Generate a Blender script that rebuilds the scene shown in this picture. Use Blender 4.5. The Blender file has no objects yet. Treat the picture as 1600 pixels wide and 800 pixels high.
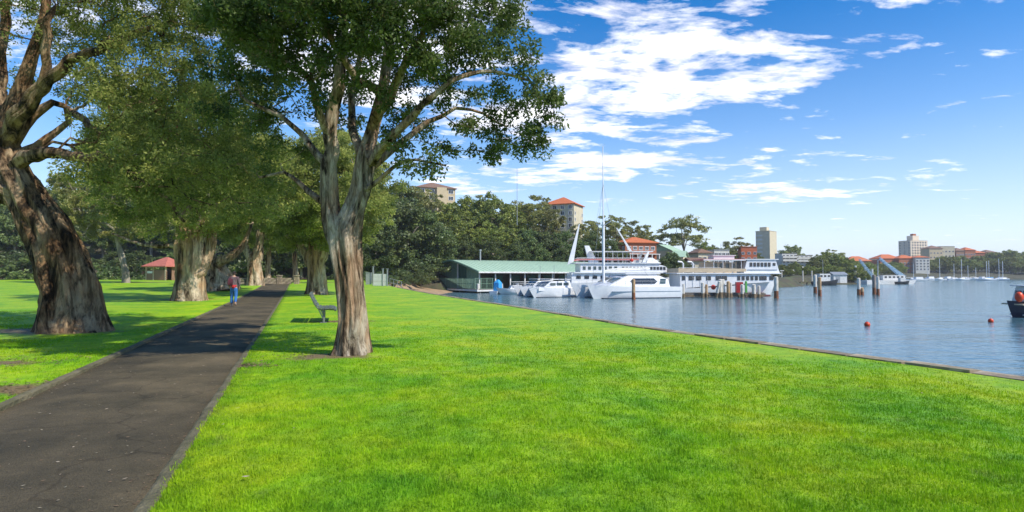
import bpy, math, random
import numpy as np
from mathutils import Vector, Matrix, noise as mn

S = bpy.context.scene
COL = S.collection
R = math.radians
PI = math.pi

# ------------------------------------------------------------------ camera
CAMH, FPX, HORV = 1.55, 900.0, 430.0      # eye height above the path, focal length, horizon row
PITCH = math.atan((HORV - 400) / FPX)
cd = bpy.data.cameras.new('camera')
cd.sensor_width = 36; cd.lens = 36 * FPX / 1600
cd.clip_start = 0.1; cd.clip_end = 9000
cam = bpy.data.objects.new('camera', cd); COL.objects.link(cam)
cam.location = (0, 0, CAMH); cam.rotation_euler = (PI / 2 + PITCH, 0, 0)
S.camera = cam

# ------------------------------------------------------------------ light
SUN_EL, SUN_AZ = R(46), R(122)             # azimuth from +Y towards +X
sdir = Vector((math.sin(SUN_AZ) * math.cos(SUN_EL), math.cos(SUN_AZ) * math.cos(SUN_EL), math.sin(SUN_EL)))
sl = bpy.data.lights.new('sun', 'SUN'); sl.energy = 3.45; sl.angle = R(0.5); sl.color = (1, .95, .86)
so = bpy.data.objects.new('sun', sl); COL.objects.link(so)
so.rotation_euler = sdir.to_track_quat('Z', 'Y').to_euler()
S.view_settings.view_transform = 'Standard'; S.view_settings.look = 'None'
S.view_settings.gamma = 1; S.view_settings.exposure = 0.66

W = bpy.data.worlds.new('World'); S.world = W; W.use_nodes = True
nt = W.node_tree; nt.nodes.clear()
def N(t, **kw):
    n = nt.nodes.new(t)
    for k, v in kw.items():
        if k.startswith('i_'): n.inputs[k[2:]].default_value = v
        else: setattr(n, k, v)
    return n
def L(a, b): nt.links.new(a, b)
def M(op, a, b=None, c=None, clamp=False):
    n = nt.nodes.new('ShaderNodeMath'); n.operation = op; n.use_clamp = clamp
    for i, x in enumerate((a, b, c)):
        if x is None: continue
        if isinstance(x, (int, float)): n.inputs[i].default_value = x
        else: nt.links.new(x, n.inputs[i])
    return n.outputs[0]
sky = N('ShaderNodeTexSky', sky_type='NISHITA', sun_disc=False)
sky.sun_elevation = SUN_EL; sky.sun_rotation = SUN_AZ
sky.air_density = 1.0; sky.dust_density = 0.35; sky.ozone_density = 3.0
tc = N('ShaderNodeTexCoord'); sep = N('ShaderNodeSeparateXYZ'); L(tc.outputs['Generated'], sep.inputs[0])
zz = M('ADD', M('MAXIMUM', sep.outputs[2], 0.0), 0.08)
qx = M('DIVIDE', sep.outputs[0], zz); qy = M('DIVIDE', sep.outputs[1], zz)
def QP(u, v):
    x, z = (u - 800) / FPX, (HORV - v) / FPX
    l = math.sqrt(1 + x * x + z * z); x /= l; z /= l; y = 1 / l
    return x / (z + .08), y / (z + .08)
qv = N('ShaderNodeCombineXYZ'); L(qx, qv.inputs[0]); L(qy, qv.inputs[1])
def noise_tex(vec, scale, detail, rough, sx=1, sy=1, off=0, dist=0):
    mp = N('ShaderNodeMapping'); L(vec, mp.inputs[0])
    mp.inputs['Scale'].default_value = (sx, sy, 1); mp.inputs['Location'].default_value = (off, off * .7, off)
    mp.inputs['Rotation'].default_value = (0, 0, R(-12))
    n = N('ShaderNodeTexNoise'); L(mp.outputs[0], n.inputs['Vector'])
    n.inputs['Scale'].default_value = scale; n.inputs['Detail'].default_value = detail
    n.inputs['Roughness'].default_value = rough; n.inputs['Distortion'].default_value = dist
    return n.outputs['Fac']
# cloud banks: centre pixel-direction, half sizes in the cloud layer's own plane, weight
banks = [((800, 60), .75, .42, .55), ((930, 130), .85, .55, .62), ((1120, 110), .62, .34, .62), ((1260, 85), .35, .20, .42),
         ((860, 180), .8, .8, .66), ((1000, 205), .55, .42, .5), ((950, 258), .55, .42, .82), ((1000, 90), .8, .5, .62), ((740, 284), .7, .5, .5),
         ((1235, 172), .3, .14, .30), ((1170, 258), .5, .7, .34), ((1240, 296), .8, .6, .42), ((1420, 280), .4, .35, .36),
         ((1410, 72), .07, .05, .34), ((1390, -15), .25, .09, .4), ((1520, -12), .25, .08, .36), ((1180, 20), .35, .10, .4),
         ((600, 100), .9, .9, .55), ((200, 60), .8, .5, .4)]
field = None
for (c, a, b, w) in banks:
    cx, cy = QP(*c)
    dx = M('DIVIDE', M('SUBTRACT', qx, cx), a); dy = M('DIVIDE', M('SUBTRACT', qy, cy), b)
    d = M('SQRT', M('ADD', M('MULTIPLY', dx, dx), M('MULTIPLY', dy, dy)))
    e = M('MULTIPLY', M('SUBTRACT', 1.35, d, clamp=True), w)
    field = e if field is None else M('MAXIMUM', field, e)
# elsewhere in the sky (behind and beside the view) the same thin broken cloud goes on
far_n = noise_tex(qv.outputs[0], .35, 2, .5, off=3.1)
behind = M('MULTIPLY', M('LESS_THAN', sep.outputs[1], 0.25), M('MULTIPLY', M('SUBTRACT', far_n, .35, clamp=True), 1.6))
field = M('MAXIMUM', field, behind)
n1 = noise_tex(qv.outputs[0], 2.6, 9, .62, sx=.8, sy=1.25, dist=.5)
n2 = noise_tex(qv.outputs[0], 9, 6, .6, sx=.8, sy=1.25, off=1.7)
nn = M('ADD', M('MULTIPLY', M('SUBTRACT', M('ADD', M('MULTIPLY', n1, .68), M('MULTIPLY', n2, .32)), .5), 2.3), .5)
dens = M('MULTIPLY', M('SUBTRACT', M('ADD', M('MULTIPLY', field, .62), nn), .712), 4.0, clamp=True)
above = M('MULTIPLY', sep.outputs[2], 25, clamp=True)
dens = M('MULTIPLY', dens, above)
shade_n = noise_tex(qv.outputs[0], 3.4, 5, .55, sx=.8, sy=1.5, off=5.3)
cr = N('ShaderNodeValToRGB'); L(shade_n, cr.inputs[0])
cr.color_ramp.elements[0].position = .38; cr.color_ramp.elements[0].color = (5.3, 5.4, 6.4, 1)
cr.color_ramp.elements[1].position = .58; cr.color_ramp.elements[1].color = (7.6, 7.6, 7.8, 1)
hs = N('ShaderNodeHueSaturation'); L(sky.outputs[0], hs.inputs['Color'])
hs.inputs['Saturation'].default_value = 1.62; hs.inputs['Value'].default_value = .95
hs.inputs['Hue'].default_value = .505
# pale air low over the water
hz = M('POWER', M('SUBTRACT', 1.0, M('MULTIPLY', M('MAXIMUM', sep.outputs[2], 0), 2.1), clamp=True), 1.9)
hzm = N('ShaderNodeMixRGB'); L(M('MULTIPLY', hz, .85), hzm.inputs[0]); L(hs.outputs[0], hzm.inputs[1]); hzm.inputs[2].default_value = (5.0, 5.6, 6.9, 1)
mx = N('ShaderNodeMixRGB'); L(dens, mx.inputs[0]); L(hzm.outputs[0], mx.inputs[1]); L(cr.outputs[0], mx.inputs[2])
bg = N('ShaderNodeBackground', i_Strength=0.122); L(mx.outputs[0], bg.inputs[0])
wo = N('ShaderNodeOutputWorld'); L(bg.outputs[0], wo.inputs[0])

# ------------------------------------------------------------------ placing helpers
def PX(u, v, Y):
    """point of the place at forward distance Y seen at picture position u, v of the 1600x800 photograph"""
    a, b = (u - 800) / FPX, (400 - v) / FPX
    dy = math.cos(PITCH) - b * math.sin(PITCH); dz = math.sin(PITCH) + b * math.cos(PITCH)
    k = Y / dy
    return Vector((a * k, Y, CAMH + dz * k))
WZ = -1.6                                   # water level
def YW(v): return (CAMH - WZ) * FPX / (v - HORV)

# ------------------------------------------------------------------ materials
MT = {}
def pmat(name, c1, c2=None, scale=3.0, rough=.7, bump=0.0, stretch=(1, 1, 1), metal=0.0, spec=.5, detail=6,
         obj_rand=0.0, bscale=None, coord='Object', trans=0.0, lo=.35, hi=.65, c3=None, attr=None):
    if name in MT: return MT[name]
    m = bpy.data.materials.new(name); m.use_nodes = True; MT[name] = m
    t = m.node_tree; ns = t.nodes; lk = t.links.new
    b = ns['Principled BSDF']; b.inputs['Roughness'].default_value = rough; b.inputs['Metallic'].default_value = metal
    b.inputs['Specular IOR Level'].default_value = spec
    if c2 is None: c2 = tuple(min(1, x * .82) for x in c1)
    c = ns.new('ShaderNodeTexCoord'); mp = ns.new('ShaderNodeMapping'); lk(c.outputs[coord], mp.inputs[0])
    mp.inputs['Scale'].default_value = stretch
    n = ns.new('ShaderNodeTexNoise'); lk(mp.outputs[0], n.inputs['Vector'])
    n.inputs['Scale'].default_value = scale; n.inputs['Detail'].default_value = detail; n.inputs['Roughness'].default_value = .6
    r = ns.new('ShaderNodeValToRGB'); lk(n.outputs['Fac'], r.inputs[0])
    r.color_ramp.elements[0].position = lo; r.color_ramp.elements[0].color = (*c2, 1)
    r.color_ramp.elements[1].position = hi; r.color_ramp.elements[1].color = (*c1, 1)
    if c3:
        e = r.color_ramp.elements.new((lo + hi) / 2); e.color = (*c3, 1)
    out = r.outputs[0]
    if attr:
        a = ns.new('ShaderNodeAttribute'); a.attribute_name = attr
        h = ns.new('ShaderNodeHueSaturation'); lk(out, h.inputs['Color'])
        mr = ns.new('ShaderNodeMapRange'); lk(a.outputs['Fac'], mr.inputs[0]); mr.inputs[3].default_value = .55; mr.inputs[4].default_value = 1.5
        lk(mr.outputs[0], h.inputs['Value'])
        mh = ns.new('ShaderNodeMapRange'); lk(a.outputs['Fac'], mh.inputs[0]); mh.inputs[3].default_value = .515; mh.inputs[4].default_value = .475
        lk(mh.outputs[0], h.inputs['Hue'])
        out = h.outputs[0]
    if obj_rand:
        oi = ns.new('ShaderNodeObjectInfo'); h = ns.new('ShaderNodeHueSaturation'); lk(out, h.inputs['Color'])
        mr = ns.new('ShaderNodeMapRange'); lk(oi.outputs['Random'], mr.inputs[0])
        mr.inputs[3].default_value = 1 - obj_rand; mr.inputs[4].default_value = 1 + obj_rand; lk(mr.outputs[0], h.inputs['Value'])
        mh = ns.new('ShaderNodeMapRange'); lk(oi.outputs['Random'], mh.inputs[0]); mh.inputs[3].default_value = .5 - obj_rand * .05; mh.inputs[4].default_value = .5 + obj_rand * .05
        lk(mh.outputs[0], h.inputs['Hue']); out = h.outputs[0]
    lk(out, b.inputs['Base Color'])
    if bump:
        n2 = ns.new('ShaderNodeTexNoise'); lk(mp.outputs[0], n2.inputs['Vector']); n2.inputs['Scale'].default_value = bscale or scale * 3
        n2.inputs['Detail'].default_value = 8
        bp = ns.new('ShaderNodeBump'); lk(n2.outputs['Fac'], bp.inputs['Height']); bp.inputs['Strength'].default_value = bump; bp.inputs['Distance'].default_value = .05
        lk(bp.outputs[0], b.inputs['Normal'])
    if trans:
        o = ns['Material Output']; tr = ns.new('ShaderNodeBsdfTranslucent'); mxs = ns.new('ShaderNodeMixShader')
        mxs.inputs[0].default_value = trans; lk(out, tr.inputs[0]); lk(b.outputs[0], mxs.inputs[1]); lk(tr.outputs[0], mxs.inputs[2]); lk(mxs.outputs[0], o.inputs[0])
    return m

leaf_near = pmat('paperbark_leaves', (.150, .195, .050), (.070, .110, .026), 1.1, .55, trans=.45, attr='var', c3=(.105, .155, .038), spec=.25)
leaf_olive = pmat('olive_leaves', (.37, .41, .10), (.18, .23, .055), .5, .6, spec=.2, trans=.5, attr='var')
leaf_dark = pmat('dark_leaves', (.155, .205, .050), (.062, .100, .028), .5, .5, trans=.25, attr='var', obj_rand=.22)
leaf_mid = pmat('mid_leaves', (.270, .310, .055), (.125, .165, .032), .5, .5, trans=.3, attr='var', obj_rand=.25)
leaf_gum = pmat('gum_leaves', (.330, .330, .085), (.165, .190, .050), .5, .5, trans=.3, attr='var', obj_rand=.2)
def bark(name, pale, mid, dark, sc, zs, bd, warm=(.36, .20, .10)):
    m = bpy.data.materials.new(name); m.use_nodes = True; t = m.node_tree; ns = t.nodes; lk = t.links.new
    b = ns['Principled BSDF']; b.inputs['Roughness'].default_value = .95; b.inputs['Specular IOR Level'].default_value = .15
    c = ns.new('ShaderNodeTexCoord')
    def nz(sc_, st, dt, di=0, rg=.62):
        mp = ns.new('ShaderNodeMapping'); lk(c.outputs['Object'], mp.inputs[0]); mp.inputs['Scale'].default_value = st
        n = ns.new('ShaderNodeTexNoise'); lk(mp.outputs[0], n.inputs['Vector']); n.inputs['Scale'].default_value = sc_; n.inputs['Detail'].default_value = dt
        n.inputs['Distortion'].default_value = di; n.inputs['Roughness'].default_value = rg; return n.outputs['Fac']
    A = nz(sc, (1, 1, zs), 9, .5, .68); B = nz(sc * .35, (1, 1, .45), 5); Cc = nz(sc * 2.6, (1, 1, .3), 8, .3, .7)
    r = ns.new('ShaderNodeValToRGB'); lk(A, r.inputs[0]); e = r.color_ramp.elements
    e[0].position = .40; e[0].color = (*dark, 1); e[1].position = .58; e[1].color = (*pale, 1); k = e.new(.48); k.color = (*mid, 1)
    r2 = ns.new('ShaderNodeValToRGB'); lk(B, r2.inputs[0]); r2.color_ramp.elements[0].position = .42; r2.color_ramp.elements[0].color = (*warm, 1)
    r2.color_ramp.elements[1].position = .56; r2.color_ramp.elements[1].color = (.5, .5, .5, 1)
    mx = ns.new('ShaderNodeMixRGB'); mx.blend_type = 'OVERLAY'; mx.inputs[0].default_value = .55; lk(r.outputs[0], mx.inputs[1]); lk(r2.outputs[0], mx.inputs[2])
    r3 = ns.new('ShaderNodeValToRGB'); lk(Cc, r3.inputs[0]); r3.color_ramp.elements[0].position = .34; r3.color_ramp.elements[0].color = (.35, .32, .28, 1)
    r3.color_ramp.elements[1].position = .52; r3.color_ramp.elements[1].color = (1.08, 1.06, 1.02, 1)
    mu = ns.new('ShaderNodeMixRGB'); mu.blend_type = 'MULTIPLY'; mu.inputs[0].default_value = .8; lk(mx.outputs[0], mu.inputs[1]); lk(r3.outputs[0], mu.inputs[2])
    lk(mu.outputs[0], b.inputs['Base Color'])
    b1 = ns.new('ShaderNodeBump'); b1.inputs['Strength'].default_value = 1; b1.inputs['Distance'].default_value = bd; lk(A, b1.inputs['Height'])
    b2 = ns.new('ShaderNodeBump'); b2.inputs['Strength'].default_value = .8; b2.inputs['Distance'].default_value = bd * .3; lk(Cc, b2.inputs['Height']); lk(b1.outputs[0], b2.inputs['Normal'])
    lk(b2.outputs[0], b.inputs['Normal']); return m
bark_near = bark('paper_bark', (.56, .48, .37), (.30, .24, .17), (.035, .025, .017), 5.5, .13, .16)
bark_left = bark('brown_paper_bark', (.46, .33, .20), (.20, .135, .08), (.028, .021, .014), 3.6, .14, .22, (.36, .24, .14))
bark_mid = bark('pale_bark', (.58, .48, .34), (.33, .26, .17), (.07, .05, .03), 2.4, .13, .25, (.42, .26, .14))
bark_far = pmat('grey_bark', (.36, .31, .24), (.16, .13, .10), 1.5, .9, .3, (1, 1, .2))
white_paint = pmat('white_gelcoat', (.80, .80, .79), (.70, .71, .71), 1.3, .32, spec=.5)
white_dirty = pmat('weathered_white_paint', (.74, .73, .69), (.55, .53, .48), 2.5, .5, c3=(.7, .69, .65))
glass_dark = pmat('dark_glass', (.018, .022, .026), (.03, .035, .04), 2, .08, spec=.8)
glass_teal = pmat('tinted_glass', (.05, .09, .09), (.03, .05, .05), 2, .1, spec=.8)
metal_grey = pmat('galvanised_metal', (.42, .43, .43), (.30, .31, .31), 8, .45, metal=.4)
metal_dark = pmat('dark_metal', (.06, .06, .065), (.03, .03, .03), 8, .5, metal=.3)
timber_grey = pmat('weathered_timber', (.20, .17, .135), (.10, .085, .07), 5, .85, .5, (1, 6, 1))
timber_bench = pmat('bench_timber', (.12, .145, .125), (.07, .085, .075), 8, .7, .4)
red_paint = pmat('red_plastic', (.62, .045, .02), (.5, .03, .015), 3, .4)
orange_tile = pmat('orange_roof_tiles', (.60, .170, .055), (.42, .110, .038), 3.2, .8, .4, c3=(.52, .14, .045))
pink_tile = pmat('faded_red_roof_tiles', (.50, .155, .105), (.38, .105, .07), 3, .8, .3)
brown_tile = pmat('brown_roof_tiles', (.24, .14, .09), (.17, .095, .06), 3, .8, .3)
brick_red = pmat('red_brick', (.42, .150, .065), (.30, .100, .045), 6, .85, .4, c3=(.36, .125, .055))
brick_brown = pmat('brown_brick', (.30, .165, .10), (.20, .11, .07), 5, .85, .3)
render_cream = pmat('cream_render', (.62, .55, .38), (.54, .47, .32), .8, .85)
render_white = pmat('pale_render', (.66, .64, .56), (.56, .54, .47), .8, .85)
render_tan = pmat('tan_render', (.55, .45, .28), (.47, .38, .23), .8, .85)
green_wall = pmat('pale_green_boards', (.20, .32, .22), (.145, .25, .17), 2.2, .7, .2)
green_dark = pmat('dark_green_boards', (.030, .105, .075), (.022, .08, .058), 2.2, .6, .2)
green_roof = pmat('pale_green_metal_roof', (.42, .57, .40), (.36, .50, .35), 1.0, .5)
sand = pmat('sand', (.42, .29, .16), (.30, .19, .10), 1.2, .95, .3)
stone = pmat('sandstone', (.42, .34, .235), (.22, .18, .12), 3, .92, .7, obj_rand=.16, c3=(.23, .18, .115))
concrete = pmat('mossy_concrete', (.175, .150, .085), (.085, .080, .036), 3.5, .95, .8, c3=(.13, .115, .058), bscale=30)
foot_brown = pmat('weedy_timber', (.24, .17, .10), (.12, .09, .05), 6, .9, .5)
rust = pmat('rust_stained_timber', (.30, .115, .045), (.12, .05, .025), 6, .9, .5)
pile_white = pmat('white_painted_timber', (.70, .66, .58), (.52, .47, .38), 5, .7, .4, (1, 1, .3))
pile_brown = pmat('tan_timber', (.50, .33, .17), (.36, .22, .11), 5, .8, .4, (1, 1, .3))

# ------------------------------------------------------------------ mesh helpers
def tag(o, label=None, cat=None, group=None, kind=None):
    if label: o['label'] = label
    if cat: o['category'] = cat
    if group: o['group'] = group
    if kind: o['kind'] = kind
    return o
def thing(name, label, cat, loc=(0, 0, 0), rz=0, group=None, scale=1.0):
    o = bpy.data.objects.new(name, None); COL.objects.link(o)
    o.location = loc; o.rotation_euler = (0, 0, rz); o.scale = (scale,) * 3; o.empty_display_size = .3
    return tag(o, label, cat, group)
def link(name, me, parent=None, loc=(0, 0, 0), rz=0):
    o = bpy.data.objects.new(name, me); COL.objects.link(o); o.location = loc; o.rotation_euler = (0, 0, rz)
    if parent: o.parent = parent
    return o
def copy_tree(o, parent=None):
    c = o.copy(); COL.objects.link(c)
    if parent: c.parent = parent
    for ch in list(o.children): copy_tree(ch, c)
    return c
class MB:
    def __init__(s): s.v = []; s.f = []; s.m = []; s.mi = 0
    def add(s, vs, fs):
        k = len(s.v); s.v += [tuple(p) for p in vs]; s.f += [tuple(i + k for i in f) for f in fs]; s.m += [s.mi] * len(fs); return s
    def box(s, c, d, rz=0, rx=0, ry=0, taper=1.0):
        hx, hy, hz = d[0] / 2, d[1] / 2, d[2] / 2
        mt = Matrix.Translation(c) @ Matrix.Rotation(rz, 4, 'Z') @ Matrix.Rotation(ry, 4, 'Y') @ Matrix.Rotation(rx, 4, 'X')
        vs = [mt @ Vector((x * (taper if z > 0 else 1), y * (taper if z > 0 else 1), z)) for z in (-hz, hz) for x, y in ((-hx, -hy), (hx, -hy), (hx, hy), (-hx, hy))]
        return s.add(vs, [(3, 2, 1, 0), (4, 5, 6, 7), (0, 1, 5, 4), (1, 2, 6, 5), (2, 3, 7, 6), (3, 0, 4, 7)])
    def loft(s, rings, cap=True, closed=True):
        n = len(rings[0]); vs = [p for r in rings for p in r]; fs = []
        for i in range(len(rings) - 1):
            for j in range(n if closed else n - 1):
                a, b = i * n + j, i * n + (j + 1) % n
                fs.append((a, b, b + n, a + n))
        if cap and closed: fs += [tuple(reversed(range(n))), tuple(range((len(rings) - 1) * n, len(rings) * n))]
        return s.add(vs, fs)
    def tube(s, pts, r, n=8, cap=True):
        pts = [Vector(p) for p in pts]
        if not hasattr(r, '__len__'): r = [r] * len(pts)
        rings = []; ref = None
        for i, p in enumerate(pts):
            t = (pts[min(i + 1, len(pts) - 1)] - pts[max(i - 1, 0)]).normalized()
            if ref is None: ref = Vector((1, 0, 0)) if abs(t.x) < .8 else Vector((0, 1, 0))
            a = (ref - t * ref.dot(t)).normalized(); ref = a; b = t.cross(a)
            rings.append([p + (a * math.cos(2 * PI * k / n) + b * math.sin(2 * PI * k / n)) * r[i] for k in range(n)])
        return s.loft(rings, cap)
    def prism(s, pts, y0, y1):            # outline in x,z pushed along y
        return s.loft([[(x, y0, z) for x, z in pts], [(x, y1, z) for x, z in pts]])
    def sphere(s, c, r, nu=12, nv=8, sq=(1, 1, 1)):
        rings = []
        for i in range(nv + 1):
            th = PI * i / nv; rr = max(math.sin(th), .02)
            rings.append([(c[0] + r * sq[0] * rr * math.cos(2 * PI * k / nu), c[1] + r * sq[1] * rr * math.sin(2 * PI * k / nu), c[2] - r * sq[2] * math.cos(th)) for k in range(nu)])
        return s.loft(rings)
    def mesh(s, name, mats, smooth=False):
        me = bpy.data.meshes.new(name); me.from_pydata(s.v, [], s.f)
        for m in (mats if isinstance(mats, (list, tuple)) else [mats]): me.materials.append(m)
        me.polygons.foreach_set('material_index', s.m)
        if smooth: me.polygons.foreach_set('use_smooth', [True] * len(s.f)); me.set_sharp_from_angle(angle=R(36))
        me.update(); return me
    def build(s, name, mats, parent=None, smooth=False, loc=(0, 0, 0), rz=0):
        return link(name, s.mesh(name, mats, smooth), parent, loc, rz)
def quads_mesh(name, V, F, mats, smooth=False, var=None):
    """V (n,3) float array, F (m,k) int array"""
    me = bpy.data.meshes.new(name); m, k = F.shape
    me.vertices.add(len(V)); me.vertices.foreach_set('co', V.astype(np.float32).ravel())
    me.loops.add(m * k); me.loops.foreach_set('vertex_index', F.astype(np.int32).ravel())
    me.polygons.add(m); me.polygons.foreach_set('loop_start', np.arange(0, m * k, k, dtype=np.int32))
    me.polygons.foreach_set('loop_total', np.full(m, k, dtype=np.int32))
    for q in (mats if isinstance(mats, (list, tuple)) else [mats]): me.materials.append(q)
    if smooth: me.polygons.foreach_set('use_smooth', np.ones(m, dtype=bool))
    if var is not None:
        a = me.attributes.new('var', 'FLOAT', 'FACE'); a.data.foreach_set('value', var.astype(np.float32))
    me.update(calc_edges=True); return me
def rotz(v, a):
    c, s_ = math.cos(a), math.sin(a); return (v[0] * c - v[1] * s_, v[0] * s_ + v[1] * c)
def sstep(x): x = np.clip(x, 0, 1); return x * x * (3 - 2 * x)

# ------------------------------------------------------------------ the land
def path_l(Y): return -3.28 - .385 * Y - (.08 if Y < 5 else 0)
def path_r(Y): return -1.02 - .374 * Y
EDGE = [(-40, 29.5), (-10, 16.5), (8.4, 7.4), (16.8, 3.7), (27.9, 0.05), (45, -6.3), (63, -12.7), (75, -16.5), (92, -18.5), (125, -21)]
def edge_x(Y): return float(np.interp(Y, [e[0] for e in EDGE], [e[1] for e in EDGE]))
def gz(Y): return float(.55 * sstep((Y - 28) / 85.0))
SHORE = [(-700, 122), (-60, 122), (-26, 119), (-20, 110), (-14, 109), (2, 116), (18, 122), (38, 130), (62, 140), (84, 165), (96, 196), (128, 214),
         (168, 262), (214, 330), (300, 402), (460, 430), (1400, 430)]
def shore_d(X, Y):
    """signed distance to the shoreline, positive on land"""
    best = np.full(X.shape, 1e9); 
    for (x0, y0), (x1, y1) in zip(SHORE[:-1], SHORE[1:]):
        dx, dy = x1 - x0, y1 - y0; t = np.clip(((X - x0) * dx + (Y - y0) * dy) / (dx * dx + dy * dy), 0, 1)
        best = np.minimum(best, np.hypot(X - x0 - t * dx, Y - y0 - t * dy))
    ys = np.interp(X, [p[0] for p in SHORE], [p[1] for p in SHORE])
    return np.where(Y > ys, best, -best)
def terrain(X, Y):
    X = np.asarray(X, float); Y = np.asarray(Y, float); d = shore_d(X, Y)
    Hh = np.interp(X, [-300, -120, -40, -10, 20, 45, 80, 140, 300, 700], [16, 16, 18, 20, 15, 8.5, 8, 5, 8, 12])
    Dd = np.interp(X, [-300, -40, -10, 20, 45, 120, 300, 700], [70, 70, 85, 90, 90, 110, 130, 150])
    up = .5 + Hh * sstep(d / Dd) ** .8
    w = .5 * np.sin(X * .11 + 1.3) * np.cos(Y * .09) + .3 * np.sin(X * .31 + Y * .2)
    up = up + 2.6 * sstep(d / 7) * sstep((-34 - X) / 8)
    z = np.where(d > 0, up + w * np.clip(d / 12, 0, 1), -.6 + d * .8)
    z = np.where(d > 0, z, np.maximum(z, -4))
    z = np.where((d > 0) & (d < 3) & (X > -24), -1.9 + 2.4 * d / 3, z)
    z = np.where((d <= 0) & (X > -24), np.minimum(z, -2.0), z)
    z = np.where((d <= 0) & (X <= -24), np.minimum(z, -.4), z)
    return z
def tz(x, y): return float(terrain(np.array([x]), np.array([y]))[0])
xs = np.concatenate([np.arange(-700, -160, 20), np.arange(-160, 160, 3.0), np.arange(160, 420, 8), np.arange(420, 1401, 40)])
ys = np.concatenate([np.arange(96, 240, 3.0), np.arange(240, 520, 8), np.arange(520, 1500, 50)])
GX, GY = np.meshgrid(xs, ys); GZ = terrain(GX, GY)
V = np.stack([GX, GY, GZ], -1).reshape(-1, 3); nx, ny = len(xs), len(ys)
ii = (np.arange(ny - 1)[:, None] * nx + np.arange(nx - 1)[None, :]).ravel()
soil = pmat('bush_soil', (.075, .095, .030), (.040, .050, .020), .25, .95, .6, c3=(.075, .062, .034))
hill = link('hillside', quads_mesh('hillside', V, np.stack([ii, ii + 1, ii + nx + 1, ii + nx], -1), soil, True)); tag(hill, kind='structure')

# water
def water_mat():
    m = bpy.data.materials.new('harbour_water'); m.use_nodes = True; t = m.node_tree; ns = t.nodes; lk = t.links.new
    b = ns['Principled BSDF']; b.inputs['Base Color'].default_value = (.07, .155, .19, 1); b.inputs['Roughness'].default_value = .12
    b.inputs['IOR'].default_value = 1.33
    g = ns.new('ShaderNodeNewGeometry'); mp = ns.new('ShaderNodeMapping'); lk(g.outputs['Position'], mp.inputs[0]); mp.inputs['Scale'].default_value = (.45, 1, 1)
    prev = None
    for sc, st, di, dt in ((.12, .55, .6, 3), (.8, .55, .16, 4), (3.2, .6, .045, 5)):
        n = ns.new('ShaderNodeTexNoise'); lk(mp.outputs[0], n.inputs['Vector']); n.inputs['Scale'].default_value = sc; n.inputs['Detail'].default_value = dt
        bp = ns.new('ShaderNodeBump'); bp.inputs['Strength'].default_value = st; bp.inputs['Distance'].default_value = di; lk(n.outputs['Fac'], bp.inputs['Height'])
        if prev: lk(prev, bp.inputs['Normal'])
        prev = bp.outputs[0]
    lk(prev, b.inputs['Normal'])
    return m
wat = MB().add([(-60, -400, WZ), (2500, -400, WZ), (2500, 2500, WZ), (-60, 2500, WZ)], [(0, 1, 2, 3)]).build('water', water_mat()); tag(wat, kind='structure')
bed = MB().add([(-800, -500, -4.2), (2550, -500, -4.2), (2550, 2550, -4.2), (-800, 2550, -4.2)], [(0, 1, 2, 3)]).build('harbour_bed', sand); tag(bed, kind='structure')

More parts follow.
